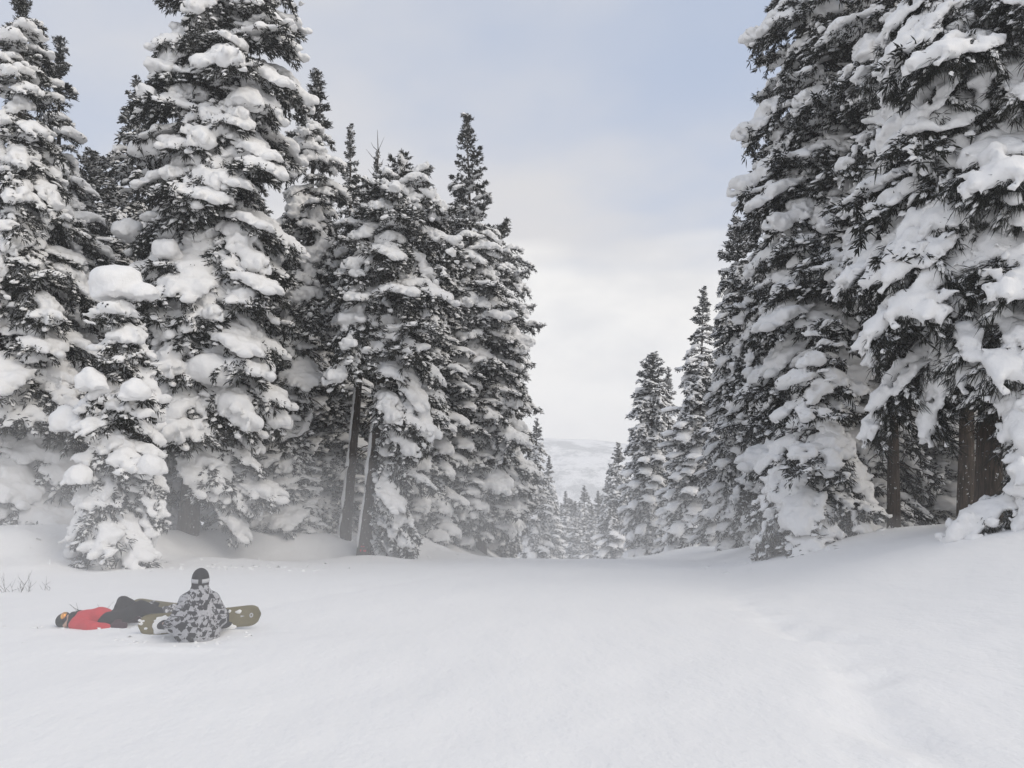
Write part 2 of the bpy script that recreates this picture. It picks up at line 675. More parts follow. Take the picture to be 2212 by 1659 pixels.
def make_bough(L, snow, seed, droop=0.5, rise=0.12, dens=1.0, needle=(0.17, 0.32), thick=0.019, hang=0.45,
               step=0.055, lump=1.0, big=0.35, ns=7, wide=0.30, dust=0.45, dust_r=0.07):
    """one conifer bough along +X: returns foliage (V, tris) and snow (V, quads)"""
    rng = np.random.RandomState(seed)
    sag = 0.30 + 0.35 * max(0, droop)
    lat = 0.12 * L * rng.uniform(-1, 1)

    def axis(s):
        s = np.asarray(s, float)
        return np.stack([L * s * (1 - 0.14 * max(0, droop) * s), lat * np.sin(s * 2.4) * s,
                         L * (rise * s - droop * s ** 2.1)], -1)
    sa = np.linspace(0, 1, 7)
    tubes = [tube_np(axis(sa), np.interp(sa, [0, 1], [0.014 * L + 0.008, 0.006]), 4)]
    tb, td, tl = [], [], []          # tuft base, direction, scale
    C, Rr = [], []
    nb = max(5, int(L / 0.125))
    side = 1

    def cap(p, r, flat=0.6, stretch=1.3, lift=0.35):
        C.append(p + np.array([0, 0, r * lift]))
        Rr.append((r * rng.uniform(1.0, stretch), r * rng.uniform(0.85, 1.2), r * rng.uniform(flat, flat + 0.3)))
    # a few thick pillows along the bough
    npil = rng.poisson(big * L * 0.9)
    pil = [(rng.uniform(0.3, 0.92), rng.normal(0, 0.10 * L), rng.uniform(0.17, 0.30) * lump * (0.75 + 0.12 * L)) for _ in range(npil)]
    for s, oy, r in pil:
        p = axis(s) + np.array([0, oy, -abs(oy) * sag * 0.6])
        cap(p, r * 0.92, 0.55, 1.7, 0.42)
        for _ in range(rng.randint(2, 6)):
            o = rng.normal(0.25 * r, 0.95 * r, 3) * (1.3, 1, 0.25)
            cap(axis(min(1, max(0.1, s + o[0] / L))) + np.array([0, oy + o[1], -abs(oy + o[1]) * sag * 0.6]), r * rng.uniform(0.4, 0.75), 0.45, 1.6, 0.3)
    for i in range(nb):
        s = 0.14 + 0.86 * (i + rng.uniform(-.3, .3)) / nb
        p = axis(s)
        side = -side
        bl = (wide * L * (1 - abs(s - 0.42) * 1.15) + 0.17) * rng.uniform(0.65, 1.2)
        ang = side * R(rng.uniform(38, 75))
        fwd = axis(min(1, s + 0.05)) - axis(max(0, s - 0.05))
        fwd /= np.linalg.norm(fwd)
        d = np.array([math.cos(ang) * fwd[0] - math.sin(ang) * fwd[1], math.sin(ang) * fwd[0] + math.cos(ang) * fwd[1], fwd[2] * 0.7 + rng.normal(-0.02, 0.12)])

        def bpt(q):
            return p + d * bl * q + np.array([0, 0, -1.0]) * sag * bl * q ** 2
        tubes.append(tube_np([bpt(q) for q in (0, .35, .7, 1)], np.linspace(0.008, 0.004, 4), 3))
        nt = max(2, int(bl / 0.10 * dens))
        for j in range(nt):
            tq = (j + 0.8) / nt
            tb.append(bpt(tq))
            dd = d * (0.7 + 0.5 * tq) + np.array([0, 0, -hang * (0.6 + 0.8 * tq)]) + rng.normal(0, 0.28, 3)
            td.append(dd)
            tl.append(0.75 + 0.45 * tq)
        # small caps lying on the branchlet
        for q0 in (0.3, 0.62, 0.9):
            if rng.rand() < snow:
                cap(bpt(q0 + rng.uniform(-.12, .12)), (0.055 + 0.10 * bl) * rng.uniform(0.55, 1.15) * (0.55 + 0.45 * lump), 0.36, 2.1, 0.38)
    for i in range(max(3, int(L / 0.16))):    # along the axis
        s = 0.1 + 0.92 * (i + rng.rand()) / max(3, int(L / 0.16))
        p = axis(min(s, 1.0))
        if rng.rand() < snow * 1.1:
            cap(p, (0.06 + 0.03 * L * (1.1 - s)) * rng.uniform(0.65, 1.15) * lump, 0.45, 2.2, 0.42)
        for _ in range(2):
            tb.append(p + rng.normal(0, 0.03, 3))
            td.append(np.array([0.6, rng.choice([-1, 1]) * 0.7, -hang]) + rng.normal(0, .35, 3))
            tl.append(0.9)
    for _ in range(4):                       # the tip
        tb.append(axis(1.0))
        td.append(np.array([1.0, rng.normal(0, .5), -hang * 0.8 - droop * 0.5]) + rng.normal(0, .2, 3))
        tl.append(1.15)
    tb, td, tl = np.array(tb), np.array(td), np.array(tl)
    base = np.repeat(tb, ns, 0) + rng.normal(0, 0.03, (len(tb) * ns, 3))
    td = td / np.linalg.norm(td, axis=1, keepdims=True)
    dirs = np.repeat(td, ns, 0) + rng.normal(0, 0.48, (len(tb) * ns, 3))
    ln = np.repeat(tl, ns) * rng.uniform(needle[0], needle[1], len(base))
    wd = rng.uniform(0.75, 1.25, len(base)) * thick
    sv, st = spikes(base, dirs, ln, wd, rng, 0.15)
    tv, tq_ = join_np(tubes)
    tt = np.concatenate([tq_[:, [0, 1, 2]], tq_[:, [0, 2, 3]]])
    fol = join_np([(sv, st), (tv, tt)])
    nsp = len(st)
    # little caps of snow caught on single tufts
    m = rng.rand(len(tb)) < dust
    cb, cd, cl_ = tb[m] + td[m] * 0.05, td[m], tl[m]
    dv, df = domes(cb, cd, rng.uniform(0.6, 1.3, len(cb)) * cl_ * dust_r, rng)
    sn = None
    if C:
        C, Rr = np.array(C), np.array(Rr)
        lo = (C - Rr).min(0) - 0.12
        hi = (C + Rr).max(0) + 0.12
        bf = blob_fn(C, Rr, 17.0, 0.11, 5.5, seed)
        ss = np.linspace(0, 1.15, 24)
        A = axis(ss)

        def fn(P):
            f = bf(P) + (0.034 if step < 0.08 else 0.022)
            za = np.interp(P[:, 0], A[:, 0], A[:, 2])
            ya = np.interp(P[:, 0], A[:, 0], A[:, 1])
            sheet = za - 0.55 * sag * np.abs(P[:, 1] - ya) ** 1.3
            return np.maximum(f, sheet - 0.05 - P[:, 2] + 0.05 * (vnoise3(P * 7, seed + 5) - 0.5))
        sn = surface_nets(fn, lo, hi, step)
    many = False
    if sn is not None and len(sn[1]):
        cnt = np.unique(piece_labels(*sn), return_counts=True)[1]
        many = int((cnt > 0.12 * cnt.sum()).sum()) > 1 or len(cnt) > 3
    sn = (dv, df) if sn is None else join_np([sn, (dv, df)])
    if not len(sn[1]):
        sn = None
    return fol, nsp, sn, many


class Bough:
    def __init__(self, L, kw, kind):
        self.L = L
        self.kind = kind
        fol, nsp, sn, self.many = make_bough(L, **kw)
        self.fol, self.nsp, self.sn = fol, nsp, sn
        self.reach = float(np.percentile(fol[0][:, 0], 97))
        self.mf = self.ms = None

    def meshes(self):
        if self.mf is None:
            mi = np.zeros(len(self.fol[1]), int)
            mi[self.nsp:] = 1
            self.mf = mesh_np('bough', self.fol[0], [self.fol[1]], [NEEDLE, BARK], midx=mi)
            if self.sn is not None:
                self.ms = mesh_np('snow_clump', self.sn[0], [self.sn[1]], [SNOW], smooth=True)
        return self.mf, self.ms


PROTO = {}
seed = 11
for key, Ls, sn, lump, big, dr in (('heavy', (0.8, 1.3, 1.9, 2.6), 0.40, 1.1, 1.35, (0.25, 0.95)),
                                   ('light', (0.7, 1.1, 1.7, 2.3), 0.36, 0.8, 0.5, (0.10, 0.75)),
                                   ('fine', (1.1, 1.8, 2.6), 0.42, 0.85, 0.95, (0.35, 1.0))):
    PROTO[key] = []
    for L in Ls:
        for v in range(4):
            seed += 7
            f = key == 'fine'
            PROTO[key].append(Bough(L, dict(snow=sn, seed=seed, droop=dr[0] + (dr[1] - dr[0]) * v / 3, rise=0.22 if key == 'light' else 0.14,
                                            lump=lump, big=big, hang=0.9 if f else 0.22,
                                            needle=(0.10, 0.25) if f else (0.09, 0.19), thick=0.0075 if f else 0.017,
                                            dens=1.5 if f else 1.1, ns=11 if f else 8, dust=0.5 if f else 0.42, dust_r=0.045 if f else 0.065), key))
PROTO['tip'] = [Bough(L, dict(snow=0.16, seed=300 + i, droop=-0.10, rise=0.30, lump=0.6, big=0.1, hang=-0.25, needle=(0.11, 0.2), thick=0.019, dens=1.3, dust=0.18, dust_r=0.06), 'tip')
                for i, L in enumerate((0.35, 0.35, 0.55, 0.55, 0.8, 0.8, 1.1, 1.1))]
PROTO['mid'] = []
PROTO['midbare'] = []
for i, L in enumerate((0.7, 0.7, 1.2, 1.2, 1.8, 1.8, 2.4, 2.4)):
    PROTO['mid'].append(Bough(L, dict(snow=0.36, seed=400 + i, droop=0.2 + 0.5 * (i % 2), step=0.10, lump=0.9, big=0.6, needle=(0.12, 0.23), thick=0.034, ns=3, dens=0.95, dust=0.5, dust_r=0.10), 'mid'))
    if i < 4:
        PROTO['midbare'].append(Bough(L * 0.75, dict(snow=0.2, seed=430 + i, droop=-0.05, rise=0.3, step=0.09, lump=0.7, big=0.1, hang=-0.2, needle=(0.12, 0.22), thick=0.034, ns=3, dust=0.3, dust_r=0.09), 'mid'))

PROFILE = {
    'cone': ((0, .1, .3, .55, .8, .93, 1), (.8, 1, .92, .72, .42, .2, .05)),
    'column': ((0, .1, .4, .7, .88, .96, 1), (.85, 1, .98, .82, .55, .3, .08)),
    'spire': ((0, .1, .3, .55, .68, .78, .9, 1), (.85, 1, 1, .88, .62, .38, .25, .08)),
    'round': ((0, .1, .4, .7, .88, .96, 1), (.8, 1, 1, .9, .72, .5, .2)),
}


def bough_list(H, R0, style, h0, dens, rng, cap, ztop=None, sel=None, back=0.35, cam_ang=None, tip_from=0.9):
    """positions of boughs on a tree: (height, yaw, pitch, roll, scale, proto)"""
    out = []
    prof = PROFILE[style]
    h = h0 * H
    yaw = rng.uniform(0, 6.28)
    while h < H - 0.15:
        t = h / H
        rad = R0 * np.interp(t, *prof) * rng.uniform(0.72, 1.15)
        per_m = dens * (3.2 + 4.4 * R0 * np.interp(t, *prof))
        if t > 0.8:
            per_m *= 1.5
        if ztop is not None and h > ztop:
            per_m *= 0.35
        h += rng.uniform(0.5, 1.5) / per_m
        yaw += 2.39996 + rng.uniform(-.5, .5)
        if cam_ang is not None:
            rel = math.cos(yaw - cam_ang)          # 1 = towards the camera
            if rel < -0.15 and rng.rand() > back:
                continue
        kinds = sel(t, rng)
        pool = PROTO[kinds]
        want = max(0.25, rad * 1.07)
        cand = sorted(pool, key=lambda b: abs(b.reach - want) + rng.uniform(0, 0.35))[0]
        sc = float(np.clip(want / cand.reach, 0.55, 1.35))
        # upper boughs reach up, lower ones hang
        pitch = np.interp(t, (0, .35, .7, .9, 1), (32, 25, 12, -12, -45)) + rng.uniform(-20, 20)
        out.append((h, yaw, R(pitch), R(rng.uniform(-14, 14)), sc, cand))
        if len(out) >= cap:
            break
    tips = PROTO['tip'] if sel is None or sel(1.0, rng) != 'midbare' else PROTO['midbare']
    for k, (dz, sc) in enumerate(((1.5, 0.9), (1.25, 0.85), (1.0, 0.8), (0.8, 0.75), (0.6, 0.8), (0.4, 0.8), (0.25, 0.9))):
        pr = tips[k % 2]
        out.append((H - dz - 0.1, k * 2.4, R(-52 - 4.5 * k), 0.0, sc * 0.5 / pr.reach, pr))
    return out


def trunk_mesh(H, r0, rng, top=1.0, bend=0.0):
    n = 14
    zz = np.linspace(-0.5, H * top, n)
    pts = [(bend * math.sin(3 * z / H) + rng.normal(0, 0.01), rng.normal(0, 0.01), z) for z in zz]
    rr = [r0 * (1.12 if i == 1 else 1.0) * (1 - 0.96 * max(0, z) / (H * top)) + 0.012 for i, z in enumerate(zz)]
    rr[0] = r0 * 1.3
    parts = [tube_np(pts, rr, 10)]
    for _ in range(16):
        z = rng.uniform(0.08, 0.5) * H
        a = rng.uniform(0, 6.28)
        l = rng.uniform(0.25, 1.1)
        d = np.array([math.cos(a), math.sin(a), rng.uniform(-0.7, 0.1)])
        c = np.array([bend * math.sin(3 * z / H), 0, z])
        parts.append(tube_np([c, c + d * l * 0.6, c + d * l + np.array([0, 0, -0.15 * l])], [0.035, 0.022, 0.006], 5))
    V, F = join_np(parts)
    return mesh_np('trunk', V, [F], [BARK], smooth=True)


def sel_near(heavy, tip=0.9):
    def sel(t, rng):
        if t > tip:
            return 'tip' if rng.rand() < 0.75 else 'light'
        return 'heavy' if rng.rand() < heavy else 'light'
    return sel


def sel_fine(t, rng):
    return 'fine' if rng.rand() < 0.85 else 'light'


def root_of(bx, tx, ty, Y, name):
    p = at(bx, 1165, Y)
    x = p.x
    z = gz(x, Y)
    top = at(tx, ty, Y)
    d = top - Vector((x, Y, z))
    H = d.length
    lean = math.atan2(d.x, d.z)
    root = link(name, None, None, (x, Y, z - 0.05), (0, lean, 0))
    root.empty_display_size = 0.5
    return root, H


def near_tree(bx, tx, ty, Y, hw, style, label, group=None, h0=0.06, heavy=0.75, dens=1.0, r0=None, fine=False, cap=290, seed=1,
              tip=0.9, yaw_keep=None, name='snowy_cedar', back=0.35):
    rng = np.random.RandomState(seed)
    root, H = root_of(bx, tx, ty, Y, name)
    tag(root, label, 'tree', group)
    link('trunk', trunk_mesh(H, r0 or (0.011 * H + 0.04), rng), root)
    R0 = hw / FPX * Y
    drop = R(13) if fine else 0
    cam_ang = math.atan2(-root.location.y, -root.location.x)
    ztop = None
    topvis = at(tx, -40, Y).z - root.location.z
    if topvis < H:
        ztop = topvis
    bl = bough_list(H, R0, style, h0, dens, rng, 3000, ztop, sel_fine if fine else sel_near(heavy, tip), back, cam_ang)
    if yaw_keep:
        bl = [b for b in bl if yaw_keep(b, H)]
    if len(bl) > cap:
        keep = sorted(rng.choice(len(bl) - 7, cap - 7, replace=False)) + list(range(len(bl) - 7, len(bl)))
        bl = [bl[i] for i in keep]
    for h, yaw, pitch, roll, sc, pr in bl:
        mf, ms = pr.meshes()
        o = link('bough', mf, root, (0, 0, h), Euler((roll, pitch + drop, yaw), 'XYZ'), (sc, sc * (1 if rng.rand() < .5 else -1), sc))
        if ms is not None:
            c = link('snow_clump', ms, o)
            if pr.many:
                c['kind'] = 'stuff'
    return root, H, R0


def merged_crown(H, R0, style, h0, dens, rng, cap, bare_from=0.86):
    def sel(t, r):
        return 'midbare' if t > bare_from else 'mid'
    bl = bough_list(H, R0, style, h0, dens, rng, cap, None, sel)
    fv, sv = [], []
    mats = []
    for h, yaw, pitch, roll, sc, pr in bl:
        M = np.array(Euler((roll, pitch, yaw), 'XYZ').to_matrix()) * sc
        T = np.array([0, 0, h])
        fv.append((pr.fol[0] @ M.T + T, pr.fol[1]))
        mi = np.zeros(len(pr.fol[1]), int)
        mi[pr.nsp:] = 1
        mats.append(mi)
        if pr.sn is not None:
            sv.append((pr.sn[0] @ M.T + T, pr.sn[1]))
    V, F = join_np(fv)
    crown = mesh_np('crown', V, [F], [NEEDLE_FAR, BARK], midx=np.concatenate(mats))
    V, F = join_np(sv)
    snow = mesh_np('snow_load', V, [F], [SNOW], smooth=True)
    return crown, snow


FARP = {}
for i, (k, st, H, R0, d) in enumerate((('spire', 'spire', 24, 2.4, 0.85), ('column', 'column', 22, 2.3, 0.85), ('cone', 'cone', 20, 2.6, 0.8),
                                       ('round', 'round', 21, 2.3, 0.85), ('slim', 'spire', 20, 1.9, 0.85))):
    rng = np.random.RandomState(50 + i)
    c, s = merged_crown(H, R0, st, 0.04, d, rng, 260)
    FARP[k] = (c, s, trunk_mesh(H, 0.25, rng), H, R0)


def far_tree(bx, tx, ty, Y, hw, kind, label, group=None, seed=0):
    root, H = root_of(bx, tx, ty, Y, 'far_cedar' if Y > 80 else 'snowy_cedar')
    tag(root, label, 'tree', group)
    c, s, tr, H0, R0 = FARP[kind]
    rng = random.Random(seed + bx)
    sx = hw / FPX * Y / R0
    sz = H / H0
    root.rotation_euler = (0, root.rotation_euler.y, 0)
    rz = rng.uniform(0, 6.28)
    link('trunk', tr, root, None, (0, 0, rz), (sz, sz, sz))
    link('crown', c, root, None, (0, 0, rz), (sx, sx, sz))
    tag(link('snow_load', s, root, None, (0, 0, rz), (sx, sx, sz)), kind='stuff')
    return root


def pillow(parent, loc, r, seed, squash=0.75, name='snow_clump', extra=(), nz=0.26):
    """a large rounded lump of snow draped over a bough end, several swells run together"""
    rng = np.random.RandomState(seed)
    C = [(0, 0, 0)]
    Rr = [(r * 0.9, r * 0.8, r * squash)]
    for _ in range(6):
        a = rng.uniform(0, 6.28)
        q = r * rng.uniform(0.32, 0.58)
        k = rng.uniform(0.45, 0.95)
        C.append((r * k * math.cos(a), r * k * math.sin(a), -r * rng.uniform(0.0, 0.9) * k))
        Rr.append((q, q, q * rng.uniform(0.8, 1.7)))
    for c, q in extra:
        C.append(c)
        Rr.append(q)
    C, Rr = np.array(C), np.array(Rr)
    bf = blob_fn(C, Rr, 8.0 / max(r, .3), nz * r, 1.5 / r, seed)
    cut = r * (0.55 + 0.3 * rng.rand())

    def fn(P):
        return np.maximum(bf(P), -(P[:, 2] + cut) + 0.4 * r * (vnoise3(P * 2.6 / r, seed + 1) - 0.5))
    V, F = surface_nets(fn, (C - Rr).min(0) - 0.3 * r, (C + Rr).max(0) + 0.3 * r, r / 10)
    V, F = largest_piece(V, F)
    return link(name, mesh_np(name, V, [F], [SNOW], smooth=True), parent, loc)


def trunk_snow(parent, H, r0, z0, z1, ang, seed, w=0.45):
    """snow plastered along one side of a bare trunk"""
    rng = np.random.RandomState(seed)
    C, Rr = [], []
    z = z0
    while z < z1:
        rr = r0 * (1 - 0.96 * z / H) + 0.012
        q = rr * w * rng.uniform(0.55, 1.25)
        a = ang + rng.normal(0, 0.16)
        C.append((rr * 0.86 * math.cos(a), rr * 0.86 * math.sin(a), z))
        Rr.append((q, q, 0.24))
        z += 0.22 if rng.rand() < 0.88 else 0.6
    C, Rr = np.array(C), np.array(Rr)
    V, F = surface_nets(blob_fn(C, Rr, 30, 0.03, 5, seed), (C - Rr).min(0) - .1, (C + Rr).max(0) + .1, 0.05)
    return link('trunk_snow', mesh_np('trunk_snow', V, [F], [SNOW], smooth=True), parent)


# ------------------------------------------------------------------ trees, left side
ta, HA, _ = near_tree(25, 50, -25, 25, 190, 'cone', 'tall snow laden cedar at the left edge whose pointed top just leaves the picture', heavy=0.8, seed=3, tip=0.93, h0=0.05)
tb_, HB, RB = near_tree(405, 522, -330, 27.5, 188, 'column', 'tallest left cedar, thickly loaded with snow, brown trunk bare at its foot', heavy=0.8, seed=4, h0=0.05, r0=0.30, dens=1.05,
                        yaw_keep=lambda b, H: b[0] > 0.18 * H or (math.cos(b[1]) > 0.55 and b[0] > 0.07 * H))
tcm, HC, RC = near_tree(254, 268, 600, 21.5, 98, 'column', 'short cedar buried in huge round snow pillows, in front of the tallest left cedar', heavy=0.75, seed=5, h0=0.03, dens=1.3, tip=2.0, r0=0.12)
pillow(tcm, (0.0, -0.35, HC - 0.25), 0.5, 74, 1.0, extra=(((-.05, 0, .12), (.72, .6, .42)), ((-.12, 0, -.3), (.60, .5, .5)), ((.02, -.1, -.65), (.42, .4, .42)), ((.78, 0, -.42), (.40, .4, .42))), nz=0.2)
for i, (x, y, hz, r) in enumerate(((-1.2, -0.45, 4.0, 0.40), (-0.3, -1.05, 5.0, 0.34), (0.8, -0.9, 4.7, 0.34), (1.2, -0.7, 2.7, 0.34),
                                   (-0.5, -1.1, 2.5, 0.32))):
    pillow(tcm, (x, y, hz), r, 80 + i, 1.0)
for i, (x, y, hz, r) in enumerate(((1.0, -1.8, 5.6, 0.72), (1.9, -1.6, 4.5, 0.5), (-0.6, -2.0, 9.6, 0.45), (1.9, -1.5, 8.2, 0.4), (0.9, -1.9, 12.0, 0.5),
                                   (-1.9, -1.2, 13.6, 0.55), (1.5, -1.6, 15.2, 0.52), (0.2, -2.0, 16.3, 0.42), (-2.6, -0.7, 10.6, 0.55))):
    pillow(tb_, (x, y, hz), r, 100 + i, 0.7)
near_tree(115, 130, 85, 31, 130, 'cone', 'dark topped cedar behind the left edge tree', heavy=0.6, seed=6, tip=0.84, dens=0.9)
far_tree(290, 300, 178, 40, 150, 'cone', 'cedar with a small dark top between the edge tree and the tallest left cedar')
near_tree(640, 684, 158, 33, 150, 'cone', 'pointed snowy cedar just right of the tallest left cedar', heavy=0.72, seed=8, tip=0.86,
          yaw_keep=lambda b, H: b[0] > 0.5 * H or math.cos(b[1]) < 0.1)
far_tree(755, 757, 280, 43, 70, 'slim', 'slender cedar top peeping over behind the pointed cedar')
tf = far_tree(812, 815, 330, 40, 62, 'cone', 'cedar with thin bare twigs sticking out of its top')
tg, HG, RG = near_tree(785, 868, 372, 31, 148, 'round', 'round topped cedar with brown snow streaked trunk and low boughs to the right', heavy=0.7, seed=9, h0=0.05, tip=0.97, r0=0.235,
                       yaw_keep=lambda b, H: b[0] > 0.56 * H or (math.cos(b[1]) > 0.72 and b[0] > 0.05 * H) or (b[0] > 0.42 * H and math.cos(b[1]) > 0.35))
trunk_snow(tg, HG, 0.235, 0.0, 6.5, R(200), 5)
tg2, HG2, _ = near_tree(745, 812, 420, 32.5, 100, 'column', 'leaning dark trunked cedar bare below, beside the round topped cedar', heavy=0.6, seed=10, h0=0.58, r0=0.22)
trunk_snow(tg2, HG2, 0.22, 0.0, 7.5, R(195), 6)
near_tree(1040, 1008, 250, 43, 128, 'spire', 'tall narrow spire cedar, highest of those at the left mouth of the gap', heavy=0.4, seed=12, tip=0.72, h0=0.09, dens=0.8, r0=0.26)
near_tree(1070, 1080, 498, 49, 84, 'round', 'blunt topped cedar standing last in the left wall of trees', heavy=0.45, seed=13, tip=0.95, h0=0.03, dens=0.75)
far_tree(925, 912, 400, 40, 95, 'column', 'dense cedar between the round topped cedar and the narrow spire')
far_tree(985, 975, 480, 42, 90, 'column', 'lower cedar in front of the narrow spire')
far_tree(1150, 1160, 905, 78, 48, 'cone', 'small distant cedar next to the end of the left tree wall', 'distant cedars down the left side')
far_tree(1182, 1186, 985, 105, 34, 'spire', 'farthest small cedar at the foot of the left side', 'distant cedars down the left side')
for i, (bx, ty, Y, hw, k, lb) in enumerate((
        (-40, 300, 34, 130, 'column', 'hazy cedar half outside the left border behind the edge tree'),
        (60, 520, 38, 120, 'round', 'shaded cedar behind the trunk of the left edge tree'),
        (190, 330, 37, 115, 'column', 'cedar filling the space between the edge tree and the short pillowed cedar'),
        (345, 430, 42, 120, 'column', 'cedar hidden mostly behind the left flank of the tallest left cedar'),
        (520, 420, 40, 130, 'column', 'cedar hidden mostly behind the right flank of the tallest left cedar'),
        (600, 560, 44, 120, 'round', 'round crowned cedar deep in the wood behind the pointed snowy cedar'),
        (700, 480, 38, 110, 'column', 'dark cedar just behind the leaning bare trunk'),
        (840, 560, 46, 110, 'column', 'cedar deep behind the round topped cedar'),
        (240, 640, 31, 90, 'cone', 'small hazy cedar directly behind the short pillowed cedar'),
        (545, 760, 32, 90, 'cone', 'low hazy cedar at the right foot of the tallest left cedar'),
        (632, 850, 32, 62, 'cone', 'lowest hazy cedar left of the leaning bare trunk'),
        (-120, 100, 27, 150, 'column', 'large cedar outside the left border reaching its boughs in'))):
    far_tree(bx, bx + 12, ty, Y, hw, k, lb, 'cedars filling the left wood', 40 + i)

# ------------------------------------------------------------------ trees, right side
near_tree(2135, 2150, -560, 16.5, 330, 'column', 'closest cedar at the right edge with hanging needle fronds and heavy snow', fine=True, seed=21, h0=0.235, r0=0.24, dens=1.2)
near_tree(1815, 1790, -420, 25.5, 196, 'column', 'very tall cedar on the right whose left side meets the open sky', heavy=0.4, seed=22, h0=0.05, r0=0.27, dens=1.1)
near_tree(1690, 1672, 300, 30, 112, 'column', 'cedar forming the lower left shoulder of the right tree wall', heavy=0.4, seed=23, h0=0.04, dens=1.1)
near_tree(1765, 1775, 700, 21.5, 150, 'cone', 'short wide cedar with snow draped to the ground on the right bank', heavy=0.65, seed=24, h0=0.02, dens=1.2, tip=2.0)
near_tree(1932, 1925, -300, 22, 150, 'column', 'cedar with a thin bare trunk showing between the two right hand giants', heavy=0.5, seed=25, h0=0.36, r0=0.15, dens=0.9)
near_tree(2250, 2260, 500, 14.5, 190, 'cone', 'snow bent young cedar cut off by the right border', fine=True, seed=26, h0=0.05, dens=0.9)
near_tree(2088, 2095, -100, 20.5, 150, 'column', 'cedar whose straight trunk rises just left of the closest right tree', fine=True, seed=27, h0=0.40, r0=0.2, dens=0.7)
far_tree(2030, 2030, 560, 27, 120, 'cone', 'drooping snow draped cedar in the shade between the right hand trunks')
far_tree(1860, 1850, 200, 34, 120, 'column', 'shaded cedar behind the short wide one on the right')
far_tree(1600, 1592, 470, 38, 70, 'column', 'slim cedar hugging the left edge of the right wall')
far_tree(1560, 1556, 760, 48, 62, 'cone', 'snowy cedar between the lone spire and the right wall')
far_tree(1500, 1520, 622, 58, 80, 'spire', 'lone spire cedar rising above the right side of the gap')
far_tree(1395, 1411, 763, 72, 62, 'column', 'pointed cedar left of the lone spire in the gap')
far_tree(1438, 1444, 795, 76, 50, 'spire', 'slim cedar squeezed between the lone spire and its pointed neighbour')
far_tree(1330, 1336, 958, 96, 55, 'cone', 'small bright cedar leading the right side trees down the gap')
far_tree(1475, 1470, 900, 66, 60, 'cone', 'low bushy cedar at the foot of the lone spire')
for i, (bx, ty, Y, hw, lb) in enumerate((
        (1222, 1062, 150, 34, 'misty cedar at the bottom of the gap, leftmost of the taller ones'),
        (1262, 1050, 158, 38, 'tallest misty cedar in the middle of the bottom of the gap'),
        (1243, 1085, 140, 34, 'low misty cedar between the two taller ones at the bottom of the gap'),
        (1292, 1062, 150, 38, 'misty cedar at the bottom of the gap beside the small bright cedar'),
        (1312, 1030, 130, 40, 'misty cedar touching the left side of the small bright cedar'),
        (1203, 1085, 165, 32, 'faintest misty cedar at the end of the left side of the gap'),
        (1278, 1088, 128, 34, 'short misty cedar in front of the others at the bottom of the gap'))):
    far_tree(bx, bx, ty, Y, hw, ('spire', 'cone', 'slim')[i % 3], lb, 'misty cedars at the bottom of the gap', 90 + i)
for i, (bx, ty, Y, hw, lb) in enumerate(((2330, -200, 22, 170, 'dim cedar beyond the right border, its boughs reaching in'), (1990, 250, 36, 110, 'dim cedar standing far back left of the right hand trunks'), (2180, 300, 33, 140, 'dim cedar standing far back right of the closest tree trunk'))):
    far_tree(bx, bx, ty, Y, hw, 'column', lb, 'cedars filling the right wood', 120 + i)

for i, (bx, ty, Y, hw) in enumerate(((1212, 1088, 172, 26), (1232, 1078, 176, 26), (1252, 1084, 168, 26), (1272, 1074, 180, 26), (1300, 1070, 172, 28), (1322, 1050, 148, 30), (1350, 1010, 112, 42))):
    far_tree(bx, bx, ty, Y, hw, ('cone', 'column', 'spire')[i % 3], 'thin hazy cedar squeezed into the row behind the misty cedars of the gap', 'hazy row behind the misty cedars', 140 + i)

# bare twigs on the twiggy top
tw = []
rng = np.random.RandomState(8)
for i in range(16):
    a, l = rng.uniform(0, 6.28), rng.uniform(0.5, 1.6)
    b = np.array([0, 0, rng.uniform(-2.2, 0.6)])
    l *= 0.6
    e = b + np.array([math.cos(a) * l * .7, math.sin(a) * l * .7, l * 0.8])
    tw.append(tube_np([b, (b + e) / 2 + np.array([0, 0, -0.12 * l]) + rng.normal(0, .04, 3), e], [0.022, 0.016, 0.006], 4))
tw.append(tube_np([(0, 0, -2), (0.05, 0, 0.3), (0, 0, 1.6)], [0.045, 0.03, 0.008], 4))
V, F = join_np(tw)
Hf = (at(815, 330, 40).z - tf.location.z)
link('bare_twigs', mesh_np('bare_twigs', V, [F], [BARK]), tf, (0, 0, Hf - 0.3))

# ------------------------------------------------------------------ bare shrub at the lower left
def shrub(px, Y, n, hgt, label, seed):
    rng = np.random.RandomState(seed)
    p = at(px, 1230, Y)
    parts = []
    for i in range(n):
        a = rng.uniform(0, 6.28)
        b = np.array([rng.normal(0, .22), rng.normal(0, .1), -0.1])
        pts = [b]
        d = np.array([math.cos(a) * .5, math.sin(a) * .4, 1.0])
        l = hgt * rng.uniform(0.5, 1.1)
        for k in range(1, 5):
            pts.append(b + d * l * k / 4 + np.array([rng.normal(0, .02), 0, 0]))
        parts.append(tube_np(pts, np.linspace(0.006, 0.002, 5), 4))
        for k in (1, 2, 3):
            e = pts[k] + np.array([rng.uniform(-.16, .16), rng.uniform(-.1, .1), rng.uniform(.05, .2)])
            parts.append(tube_np([pts[k], e], [0.0035, 0.0015], 4))
    V, F = join_np(parts)
    o = link('bare_shrub', mesh_np('bare_shrub', V, [F], [BARK]), None, (p.x, Y, gz(p.x, Y)))
    tag(o, label, 'shrub')


shrub(22, 14.5, 7, 0.42, 'leafless shrub of thin twigs poking through snow at left border', 1)
shrub(75, 14.8, 4, 0.26, 'smaller leafless twigs right of the bare shrub in the snow', 2)
shrub(207, 11.6, 2, 0.14, 'single short twig in the snow behind the lying snowboarder', 3)


